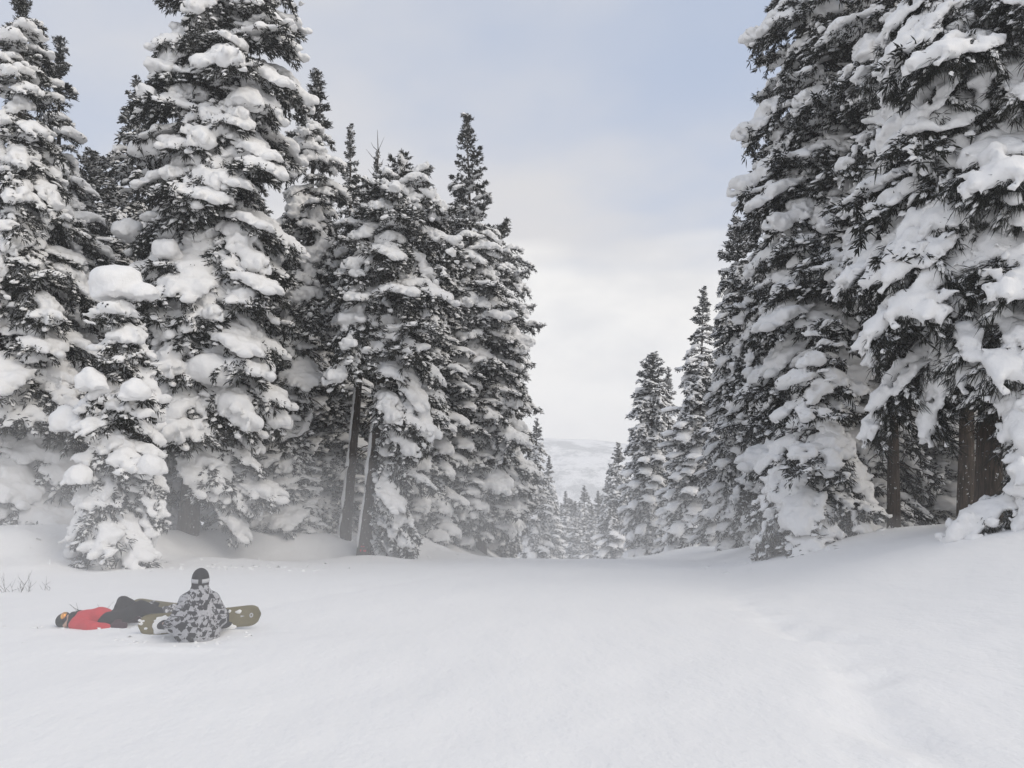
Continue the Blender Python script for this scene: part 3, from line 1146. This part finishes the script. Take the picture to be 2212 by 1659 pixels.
# ------------------------------------------------------------------ people
def sdf_mesh(name, fn, lo, hi, step, mat, parent, smooth=True):
    V, F = surface_nets(fn, lo, hi, step)
    return link(name, mesh_np(name, V, [F], [mat], smooth=smooth), parent)


def mat_camo():
    m, nt, b = new_mat('camo_jacket')
    tc = N(nt, 'ShaderNodeTexCoord')
    warp = N(nt, 'ShaderNodeTexNoise')
    warp.inputs['Scale'].default_value = 14
    warp.inputs['Detail'].default_value = 3
    nt.links.new(tc.outputs['Object'], warp.inputs['Vector'])
    ad = N(nt, 'ShaderNodeMixRGB', blend_type='ADD')
    ad.inputs[0].default_value = 0.05
    nt.links.new(tc.outputs['Object'], ad.inputs[1])
    nt.links.new(warp.outputs['Color'], ad.inputs[2])

    def triangles(k, off):
        sp = N(nt, 'ShaderNodeSeparateXYZ')
        nt.links.new(ad.outputs[0], sp.inputs[0])
        h = math_node(nt, 'ADD', sp.outputs[0], math_node(nt, 'MULTIPLY', sp.outputs[1], 0.55))
        z = math_node(nt, 'ADD', sp.outputs[2], off)
        cm = N(nt, 'ShaderNodeCombineXYZ')
        for i, (ch, cz) in enumerate(((0.0, 1.0), (0.87, 0.5), (-0.87, 0.5))):
            v = math_node(nt, 'ADD', math_node(nt, 'MULTIPLY', h, ch * k), math_node(nt, 'MULTIPLY', z, cz * k))
            nt.links.new(math_node(nt, 'FLOOR', v), cm.inputs[i])
        wn = N(nt, 'ShaderNodeTexWhiteNoise')
        nt.links.new(cm.outputs[0], wn.inputs['Vector'])
        return wn.outputs['Value']
    s1 = triangles(16.0, 0.013)
    s2 = triangles(31.0, 0.0)
    g = noise(nt, tc.outputs['Object'], 42, 3, 0.6)
    s_ = math_node(nt, 'ADD', math_node(nt, 'MULTIPLY', s1, 0.6), math_node(nt, 'MULTIPLY', s2, 0.4))
    s_ = math_node(nt, 'ADD', s_, math_node(nt, 'MULTIPLY', math_node(nt, 'SUBTRACT', g, 0.5), 0.35))
    f = smooth_ramp(nt, s_, 0.49, 0.55)
    light = mix_rgb(nt, g, (0.20, 0.20, 0.22), (0.56, 0.56, 0.58))
    c = mix_rgb(nt, f, (0.020, 0.020, 0.024), light)
    nt.links.new(c, b.inputs['Base Color'])
    b.inputs['Roughness'].default_value = 0.8
    b.inputs['Specular IOR Level'].default_value = 0.2
    return m


def add_folds(fn, amp, fr, seed):
    return lambda P: fn(P) + amp * (vnoise3(P * fr, seed) - 0.5)


BLACK = mat_plain('black_cloth', (0.016, 0.016, 0.018), 0.85, 0.2, 0.35, 60)
KNIT = mat_plain('black_knit', (0.022, 0.022, 0.024), 0.95, 0.1, 0.6, 130, 0.6)
WHITE = mat_plain('white_strap', (0.5, 0.5, 0.52), 0.6, 0.3, 0.08, 30)
SKIN = mat_plain('skin', (0.52, 0.33, 0.25), 0.55, 0.4, 0.1, 30)
RED = mat_plain('red_jacket', (0.56, 0.035, 0.045), 0.7, 0.3, 0.15, 14, 0.4)
GLOVE = mat_plain('maroon_glove', (0.045, 0.014, 0.02), 0.7, 0.3, 0.4, 40)
OLIVE = mat_plain('olive_topsheet', (0.15, 0.125, 0.052), 0.4, 0.4, 0.12, 9)
DARKEDGE = mat_plain('board_edge', (0.05, 0.05, 0.045), 0.4, 0.5, 0.2, 20)
def mat_boot():
    m, nt, b = new_mat('snowy_boot')
    tc = N(nt, 'ShaderNodeTexCoord')
    n1 = noise(nt, tc.outputs['Object'], 34, 3, 0.6)
    c = mix_rgb(nt, smooth_ramp(nt, n1, 0.48, 0.58), (0.05, 0.05, 0.055), (0.6, 0.6, 0.62))
    nt.links.new(c, b.inputs['Base Color'])
    b.inputs['Roughness'].default_value = 0.8
    return m


BOOT = mat_boot()
DARKGREEN = mat_plain('dark_green_knit', (0.02, 0.026, 0.022), 0.95, 0.1, 0.5, 120, 0.6)


def mat_lens():
    m, nt, b = new_mat('mirror_lens')
    tc = N(nt, 'ShaderNodeTexCoord')
    n1 = noise(nt, tc.outputs['Object'], 16, 2, 0.5)
    cr = N(nt, 'ShaderNodeValToRGB')
    cr.color_ramp.elements[0].position = 0.35
    cr.color_ramp.elements[0].color = (0.10, 0.20, 0.08, 1)
    cr.color_ramp.elements[1].position = 0.55
    cr.color_ramp.elements[1].color = (0.85, 0.30, 0.05, 1)
    e = cr.color_ramp.elements.new(0.68)
    e.color = (0.9, 0.6, 0.12, 1)
    nt.links.new(n1, cr.inputs[0])
    nt.links.new(cr.outputs[0], b.inputs['Base Color'])
    b.inputs['Roughness'].default_value = 0.18
    b.inputs['Metallic'].default_value = 0.5
    return m


LENS = mat_lens()


def hand_caps(w, d, side, s=1.0, curl=0.5):
    """gloved hand from wrist point w along unit d; side = direction of the thumb"""
    w, d, side = (np.asarray(q, float) for q in (w, d, side))
    d /= np.linalg.norm(d)
    side = side - d * (side @ d)
    side /= np.linalg.norm(side)
    nrm = np.cross(d, side)
    caps = [(w, w + d * 0.085 * s, 0.042 * s, 0.046 * s)]
    for i, l in enumerate((0.075, 0.088, 0.08, 0.062)):
        b = w + d * 0.095 * s + side * (0.036 - 0.024 * i) * s
        m = b + d * l * 0.55 * s + nrm * 0.012 * curl
        caps.append((b, m, 0.015 * s, 0.014 * s))
        caps.append((m, m + (d * 0.75 + nrm * curl) * l * 0.5 * s, 0.014 * s, 0.012 * s))
    b = w + d * 0.03 * s + side * 0.035 * s
    m = b + (d * 0.5 + side * 0.8) * 0.05 * s
    caps.append((b, m, 0.02 * s, 0.017 * s))
    caps.append((m, m + (d + side * 0.25) * 0.038 * s, 0.017 * s, 0.014 * s))
    return caps


def ell_caps_head(c, s=1.0):
    c = np.asarray(c, float)
    return c


# --- seated rider seen from behind -------------------------------------------------
px_s = at(427, 1384, 9.6)
sx, sy = px_s.x, 9.6
sz0 = gz(sx, sy)
p1 = link('person', None, None, (sx, sy, sz0 - 0.01), (0, 0, R(20)))
tag(p1, 'person in black and white camouflage jacket sitting on the snow with back turned', 'person')
body = [((0, 0, .14), (0, .02, .32), .145, .14), ((0, .02, .32), (0, .03, .46), .14, .12), ((0, .03, .56), (0, .03, .66), .06, .055),
        ((0, .035, .73), (0, .045, .79), .088, .085), ((0, .09, .70), (0, .07, .74), .045, .05),
        ((-.14, .0, .48), (-.26, -.01, .26), .05, .045), ((-.26, -.01, .26), (-.40, .16, .2), .045, .034),
        ((.14, .0, .48), (.26, .0, .26), .05, .045), ((.26, .0, .26), (.24, .25, .2), .045, .034),
        ((-.1, .03, .13), (-.16, .42, .28), .095, .07), ((-.16, .42, .28), (-.2, .62, .1), .065, .045),
        ((.1, .03, .13), (.16, .42, .28), .095, .07), ((.16, .42, .28), (.2, .62, .12), .065, .045)]
sdf_mesh('body', cap_fn(body), (-.6, -.25, -.02), (.5, .9, .95), 0.022, SKIN, p1)
jk = [((0, .02, .60), (0, .035, .665), .105, .10), ((0, -.01, .13), (0, 0, .30), .225, .215), ((-.09, -.01, .12), (-.09, 0, .3), .19, .17), ((.09, -.01, .12), (.09, 0, .3), .19, .17),
      ((0, 0, .30), (0, .01, .48), .20, .165), ((-.135, .01, .485), (.135, .01, .485), .085, .085), ((0, .0, .52), (0, .015, .615), .12, .095),
      ((-.15, 0, .49), (-.25, -.02, .27), .09, .095), ((-.255, -.02, .28), (-.36, .12, .20), .09, .062),
      ((.15, 0, .49), (.25, -.01, .27), .09, .095), ((.255, -.01, .28), (.24, .2, .2), .09, .062),
      ((-.075, -.075, .56), (.075, -.075, .56), .065, .065), ((0, -.1, .50), (0, -.08, .58), .06, .06)]
sdf_mesh('jacket', add_folds(cap_fn(jk, 52), 0.034, 9.0, 3), (-.55, -.4, -.08), (.5, .45, .76), 0.017, mat_camo(), p1)
tr = [((-.1, .03, .11), (-.16, .42, .27), .115, .09), ((-.16, .42, .27), (-.2, .60, .12), .09, .075),
      ((.1, .03, .11), (.16, .42, .27), .115, .09), ((.16, .42, .27), (.2, .60, .12), .09, .075), ((-.08, 0, .1), (.08, 0, .1), .13, .13)]
sdf_mesh('trousers', add_folds(cap_fn(tr, 40), 0.02, 10, 4), (-.55, -.2, -.06), (.4, .85, .45), 0.02, BLACK, p1)
hat = lambda P: np.maximum(np.sqrt((((P - (0, .04, .765)) / (.104, .112, .128)) ** 2).sum(1)) - 1, -(P[:, 2] - .735 - 0.12 * (P[:, 1] - .04)) * 8) * .1
sdf_mesh('beanie', hat, (-.15, -.12, .68), (.15, .2, .93), 0.011, KNIT, p1)


def band(parent, name, c, r, z0, z1, a0, a1, th, mat, tilt=0.0):
    n = 28
    V, F = [], []
    for i in range(n + 1):
        a = a0 + (a1 - a0) * i / n
        for (rr, zz) in ((0, z0), (th, z0), (th, z1), (0, z1)):
            V.append((c[0] + (r[0] + rr) * math.cos(a), c[1] + (r[1] + rr) * math.sin(a), c[2] + zz + tilt * math.sin(a)))
    for i in range(n):
        for k in range(4):
            k2 = (k + 1) % 4
            F.append((i * 4 + k, (i + 1) * 4 + k, (i + 1) * 4 + k2, i * 4 + k2))
    F += [(0, 1, 2, 3), (n * 4 + 3, n * 4 + 2, n * 4 + 1, n * 4)]
    return link(name, mesh_np(name, np.array(V), [np.array(F)], [mat]), parent)


gb = band(p1, 'goggle_strap', (0, .04, .742), (.104, .112), -.022, .026, R(160), R(380), .006, WHITE, 0.006)
band(gb, 'strap_clip', (0, .04, .742), (.1105, .1185), -.024, .028, R(259), R(281), .006, BLACK, 0.006)
neck = band(p1, 'neck_warmer', (0, .035, .70), (.088, .096), -.05, .022, 0, R(360), .016, KNIT)
sdf_mesh('glove', cap_fn(hand_caps((-.37, .14, .195), (-.35, .85, -.1), (.9, .3, .1), 1.15), 60), (-.56, .05, .05), (-.2, .42, .35), 0.011, BLACK, p1)
sdf_mesh('glove', cap_fn(hand_caps((.24, .22, .2), (-.05, 1, -.1), (-1, 0, .2), 1.15), 60), (.05, .12, .05), (.4, .5, .35), 0.011, BLACK, p1)
for fx, fy, yw in ((-.2, .64, R(20)), (.2, .64, R(15))):
    bt = [((fx, fy - .06, .17), (fx, fy - .04, .07), .06, .058), ((fx, fy - .04, .07), (fx + .02, fy + .09, .12), .055, .048)]
    sdf_mesh('boot', cap_fn(bt, 50), (fx - .15, fy - .2, -.02), (fx + .15, fy + .22, .3), 0.014, BOOT, p1)


band(tg, 'red_tape', (0, 0, 0.0), (0.262, 0.262), 0.34, 0.42, R(238), R(300), .006, RED)
band(tg, 'red_tape', (0, 0, 0.0), (0.262, 0.262), 0.52, 0.56, R(250), R(282), .006, RED)


# --- snowboards --------------------------------------------------------------------
def snowboard(loc, rot, label, L=1.5, W=0.265, seed=0, snow_spots=(), emblem=None, marks=(), feet=(-.27, .27)):
    root = link('snowboard', None, None, loc, rot)
    tag(root, label, 'snowboard')
    n = 40
    pts = []
    half = L / 2
    prof = []
    for i in range(n + 1):
        x = -half + L * i / n
        e = max(0, (abs(x) - (half - 0.17)) / 0.17)
        w = W / 2 * (1 - 0.07 * math.cos(min(1, abs(x) / (half - .17)) * math.pi / 2)) * math.sqrt(max(0.0, 1 - e ** 2.6))
        z = 0.05 * e ** 1.6
        prof.append((x, max(w, 0.012), z))
    V, F = [], []
    th = 0.009
    m = 6
    for x, w, z in prof:
        for k in range(m + 1):
            V.append((x, -w + 2 * w * k / m, z + th))
        for k in range(m + 1):
            V.append((x, -w + 2 * w * k / m, z))
    st = 2 * (m + 1)
    top, und, edge = [], [], []
    for i in range(n):
        a, b = i * st, (i + 1) * st
        for k in range(m):
            top.append((a + k, b + k, b + k + 1, a + k + 1))
            und.append((a + m + 1 + k, a + m + 2 + k, b + m + 2 + k, b + m + 1 + k))
        edge.append((a, a + m + 1, b + m + 1, b))
        edge.append((a + m, b + m, b + 2 * m + 1, a + 2 * m + 1))
    for a in (0, n * st):
        for k in range(m):
            edge.append((a + k, a + k + 1, a + m + 2 + k, a + m + 1 + k) if a else (a + k + 1, a + k, a + m + 1 + k, a + m + 2 + k))
    F = np.array(top + und + edge)
    mi = [0] * len(top) + [1] * (len(und) + len(edge))
    link('deck', mesh_np('deck', np.array(V), [F], [OLIVE, DARKEDGE], smooth=False, midx=mi), root)

    def zt(x):
        return np.interp(x, [p[0] for p in prof], [p[2] for p in prof]) + th
    for fx in feet:       # bindings
        base = tube_np([(fx, -.10, zt(fx) + .012), (fx, .10, zt(fx) + .012)], [.062, .062], 8)
        bp = link('binding', mesh_np('binding', base[0] * (1, 1, 0.35) + (0, 0, zt(fx) * .65), [base[1]], [BLACK], smooth=True), root)
        hb = [(fx + .085 * math.cos(a), -.085 - .05 * math.sin(a), zt(fx) + .11) for a in np.linspace(0, math.pi, 9)]
        hv, hf = tube_np(hb, [.022] * 9, 6)
        link('highback', mesh_np('highback', hv * (1, 1, 1), [hf], [BLACK], smooth=True), bp)
    rng = np.random.RandomState(seed)
    for (xa, xb, ya, yb, cnt, r) in snow_spots:
        C, Rr = [], []
        for _ in range(cnt):
            q = r * rng.uniform(0.5, 1.0)
            x, y = rng.uniform(xa, xb), rng.uniform(ya, yb)
            C.append((x, y, zt(x)))
            Rr.append((q, q * rng.uniform(.5, .9), 0.012))
        C, Rr = np.array(C), np.array(Rr)
        V, F = surface_nets(blob_fn(C, Rr, 160, 0.012, 22, seed), (C - Rr).min(0) - .03, (C + Rr).max(0) + .03, 0.008)
        tag(link('snow_patch', mesh_np('snow_patch', V, [F], [SNOW], smooth=True), root), kind='stuff')

    def flat(name, poly, x, y, mat):
        V = [(x + a, y + b, zt(x + a) + 0.003) for a, b in poly]
        return link(name, mesh_np(name, np.array(V), [np.array([list(range(len(V)))])], [mat]), root)
    if emblem:
        ex, ey, er = emblem
        em = flat('emblem', [(er * math.cos(t), er * 1.25 * math.sin(t)) for t in np.linspace(0, 2 * math.pi, 20, endpoint=False)], ex, ey, WHITE)
        V = [(ex + er * .42 * math.cos(t), ey + er * .6 * math.sin(t), zt(ex) + 0.0065) for t in np.linspace(0, 2 * math.pi, 12, endpoint=False)]
        link('emblem_mark', mesh_np('emblem_mark', np.array(V), [np.array([list(range(12))])], [OLIVE]), em)
    for poly in marks:
        flat('print_mark', poly, 0, 0, WHITE)
    return root


p1.scale = (0.96, 0.96, 0.96)
bz = gz(sx - .1, sy + .42)
b1 = snowboard((sx - .14, sy + .44, bz + .135), (R(68), R(-2.5), R(17)), 'olive snowboard on its edge behind the seated camouflage rider, snow on its left end', seed=3,
               snow_spots=((-.54, -.12, -.11, .085, 46, .055), (-.71, -.62, -.05, .07, 5, .035), (.25, .42, -.13, -.09, 7, .05), (.30, .33, .07, .09, 2, .03), (.42, .46, .05, .07, 3, .03)), emblem=(.60, .0, .024),
               marks=(((.47, -.012), (.52, .0), (.47, .012)),), feet=(-.27, .27), L=1.44)

# --- rider lying on the back -------------------------------------------------------
lp = at(212, 1353, 10.45)
lx, ly = lp.x, 10.45
lz = gz(lx, ly) - 0.015
p2 = link('person', None, None, (lx, ly, lz - .02))
tag(p2, 'person in red jacket and black trousers lying on the back in the snow', 'person')
HC2 = np.array((-.44, .02, .125))
body = [(HC2 + (-.03, 0, .0), HC2 + (.02, 0, .0), .088, .085), (HC2 + (.08, -.02, .01), HC2 + (.1, -.02, .0), .05, .045),
        (HC2 + (.03, -.07, .065), HC2 + (.055, -.075, .07), .016, .022), (HC2 + (.02, -.085, -.055), HC2 + (.03, -.085, -.055), .022, .02),
        (HC2 + (.08, 0, -.02), (-.27, .02, .11), .055, .055), ((-.25, .02, .13), (.0, .02, .13), .12, .115), ((0, .02, .13), (.22, .03, .12), .115, .115),
        ((-.22, -.15, .11), (.04, -.24, .08), .055, .045), ((.04, -.24, .08), (.28, -.22, .06), .042, .033),
        ((-.22, .19, .11), (.02, .3, .08), .055, .045), ((.02, .3, .08), (.24, .34, .06), .042, .033),
        ((.2, .1, .13), (.13, .4, .30), .08, .06), ((.13, .4, .30), (.36, .6, .17), .055, .045),
        ((.22, -.04, .13), (.52, .1, .29), .08, .06), ((.52, .1, .29), (.80, .26, .18), .055, .045)]
sdf_mesh('body', cap_fn(body, 55), (-.65, -.4, -.02), (.95, .75, .5), 0.018, SKIN, p2)
jk = [((-.22, .02, .135), (.02, .02, .15), .135, .145), ((.02, .02, .15), (.2, .02, .12), .145, .13), ((-.22, -.1, .13), (-.22, .14, .13), .1, .1),
      ((-.22, -.15, .11), (.04, -.25, .085), .085, .075), ((.04, -.25, .085), (.27, -.225, .065), .075, .055),
      ((-.22, .19, .11), (.02, .31, .085), .085, .075), ((.02, .31, .085), (.22, .35, .065), .075, .055), ((-.31, .02, .13), (-.25, .02, .135), .085, .12)]
sdf_mesh('jacket', add_folds(cap_fn(jk, 75), 0.030, 12, 6), (-.5, -.45, -.1), (.45, .5, .4), 0.015, RED, p2)
tr = [((.2, .1, .13), (.13, .4, .30), .10, .08), ((.13, .4, .30), (.34, .58, .17), .08, .068), ((.22, -.04, .13), (.52, .1, .29), .10, .08),
      ((.52, .1, .29), (.77, .245, .18), .08, .068), ((.16, -.05, .12), (.16, .1, .12), .13, .13)]
sdf_mesh('trousers', add_folds(cap_fn(tr, 42), 0.024, 10, 7), (-.02, -.25, -.06), (.95, .75, .5), 0.016, BLACK, p2)
cl = [((-.335, -.06, .10), (-.325, -.04, .2), .045, .045), ((-.325, -.04, .2), (-.315, .09, .2), .045, .045), ((-.335, -.06, .1), (-.335, .0, .05), .04, .04), ((-.315, .09, .2), (-.32, .1, .06), .045, .045)]
sdf_mesh('neck_warmer', cap_fn(cl, 50), (-.45, -.2, -.02), (-.2, .22, .32), 0.013, BLACK, p2)
hat = lambda P: np.maximum(np.sqrt((((P - HC2 - (-.03, 0, 0)) / (.118, .108, .108)) ** 2).sum(1)) - 1, (P[:, 0] - HC2[0] + .012 + .35 * (P[:, 1] - HC2[1])) * 8) * .1
sdf_mesh('beanie', hat, HC2 + (-.2, -.15, -.15), HC2 + (.12, .15, .15), 0.011, DARKGREEN, p2)
gog = lambda P: np.maximum(np.sqrt((((P - HC2 - (.0, -.052, .052)) / (.058, .075, .075)) ** 2).sum(1)) - 1, -2 * (1)) * .06
g2 = sdf_mesh('goggles', gog, HC2 + (-.09, -.16, -.05), HC2 + (.09, .06, .16), 0.009, BLACK, p2)
len_ = lambda P: (np.sqrt((((P - HC2 - (.0, -.066, .066)) / (.046, .064, .064)) ** 2).sum(1)) - 1) * .05
sdf_mesh('lens', len_, HC2 + (-.08, -.16, -.03), HC2 + (.08, .04, .16), 0.008, LENS, g2)
sdf_mesh('glove', cap_fn(hand_caps((.27, -.225, .065), (1, .05, .05), (0, .6, .8), 1.25), 60), (.15, -.36, -.03), (.58, -.08, .22), 0.011, GLOVE, p2)
sdf_mesh('glove', cap_fn(hand_caps((.22, .345, .065), (1, .1, .0), (0, -.6, .8), 1.15), 60), (.1, .2, -.03), (.52, .5, .22), 0.011, GLOVE, p2)
for fx, fy, fz in ((.385, .62, .15), (.835, .28, .16)):
    bt = [((fx - .03, fy - .02, fz + .05), (fx + .03, fy + .03, fz - .03), .07, .062), ((fx + .03, fy + .03, fz - .03), (fx + .05, fy + .05, fz + .09), .058, .05)]
    sdf_mesh('boot', add_folds(cap_fn(bt, 50), .02, 22, 3), (fx - .18, fy - .16, fz - .16), (fx + .2, fy + .2, fz + .24), 0.013, BOOT, p2)
p2.scale = (0.96, 0.96, 0.94)
b2 = snowboard((lx + .70, ly + .46, lz + .14), (R(60), R(0), R(-27)), 'dark olive snowboard strapped to the feet of the rider lying in the red jacket', seed=5, L=1.45,
               snow_spots=((.45, .60, -.10, .10, 12, .055),), feet=(-.27, .27))

# ------------------------------------------------------------------ air: haze, drifting snow, flakes
def vol_mat(name, dens, col=(0.98, 0.98, 0.985), aniso=0.1):
    m = bpy.data.materials.new(name)
    m.use_nodes = True
    nt = m.node_tree
    nt.nodes.clear()
    out = N(nt, 'ShaderNodeOutputMaterial')
    pv = N(nt, 'ShaderNodeVolumePrincipled')
    pv.inputs['Color'].default_value = (*col, 1)
    pv.inputs['Density'].default_value = dens
    pv.inputs['Anisotropy'].default_value = aniso
    nt.links.new(pv.outputs[0], out.inputs['Volume'])
    return m


zs = [v.co.z for v in ground.data.vertices]
zlo = min(min(zs), -101.0) - 1.0
zhi = 85.0
x0, x1, y0, y1 = -905, 905, -65, 1205
V = np.array([(x, y, z) for z in (zlo, zhi) for y in (y0, y1) for x in (x0, x1)], float)
F = np.array([(0, 2, 3, 1), (4, 5, 7, 6), (0, 1, 5, 4), (2, 6, 7, 3), (0, 4, 6, 2), (1, 3, 7, 5)])
hz = link('haze', mesh_np('haze', V, [F], [vol_mat('haze', 0.0010)]))
tag(hz, 'thin winter haze over the whole slope', None, None, 'stuff')


def mist(loc, rad, dens, label):
    import bmesh
    bm = bmesh.new()
    bmesh.ops.create_icosphere(bm, subdivisions=4, radius=1.0)
    for v in bm.verts:
        v.co = Vector((v.co.x * rad[0], v.co.y * rad[1], v.co.z * rad[2]))
    me = bpy.data.meshes.new('drifting_snow')
    bm.to_mesh(me)
    bm.free()
    me.materials.append(vol_mat('drifting_snow', dens))
    tag(link('drifting_snow', me, None, loc), label, None, None, 'stuff')


mist((0, 26, -1.2), (34, 23, 4.2), 0.0021, 'low veil of wind blown snow hanging over the run')
mist((-15, 20.5, 0.3), (5.5, 4.0, 3.8), 0.026, 'powder snow sifting down in front of the left edge tree')
mist((-9.0, 24.5, -0.6), (5.0, 3.0, 2.0), 0.010, 'powder snow drifting round the foot of the tallest left cedar')
mist((-3.5, 36.5, -1.6), (5.0, 4.0, 2.4), 0.012, 'powder snow drifting below the narrow spire cedar')
mist((-3.5, 7.6, -0.2), (10, 5.4, 2.0), 0.024, 'thin drifting snow in front of the two resting snowboarders')
mist((4, 66, -8), (20, 14, 7), 0.003, 'snow mist at the mouth of the gap')

rng = np.random.RandomState(41)
pts = []
for cx, cy, sx_, sy_, nn in ((-3.95, 9.45, .5, .2, 40), (-5.3, 10.35, .6, .2, 40), (-4.4, 9.9, 1.2, .5, 14), (-9, 22.5, 2.5, 1.2, 90), (-3.5, 34, 3, 1.5, 60), (9.5, 20.5, 2.2, 1.2, 70)):
    for _ in range(nn):
        x, y = rng.normal(cx, sx_), rng.normal(cy, sy_)
        r = rng.uniform(0.010, 0.032) * (1 if cy < 15 else 2.6)
        pts.append((x, y, gz(x, y), r))
pts = np.array(pts)
dv, df = domes(pts[:, :3] - np.array([0, 0, 0.1]) * pts[:, 3:4], rng.normal(0, 1, (len(pts), 3)), pts[:, 3], rng)
tag(link('snow_crumbs', mesh_np('snow_crumbs', dv, [df], [GROUND])), 'small crumbs of snow scattered round the riders and under the trees', None, None, 'stuff')

rng = np.random.RandomState(77)
n = 1600
fx = rng.uniform(-1, 1, n)
P = np.stack([rng.normal(-9.5, 2.6, n), rng.uniform(13, 20, n), rng.uniform(-0.8, 4.8, n)], 1)
octa = np.array([(1, 0, 0), (-1, 0, 0), (0, 1, 0), (0, -1, 0), (0, 0, 1), (0, 0, -1)], float)
of = np.array([(0, 2, 4), (2, 1, 4), (1, 3, 4), (3, 0, 4), (2, 0, 5), (1, 2, 5), (3, 1, 5), (0, 3, 5)])
V = (P[:, None] + octa[None] * rng.uniform(0.003, 0.008, n)[:, None, None]).reshape(-1, 3)
F = (np.arange(n)[:, None, None] * 6 + of[None]).reshape(-1, 3)
tag(link('snowflakes', mesh_np('snowflakes', V, [F], [SNOW])), 'tiny flakes of powder blown off the left trees', None, None, 'stuff')
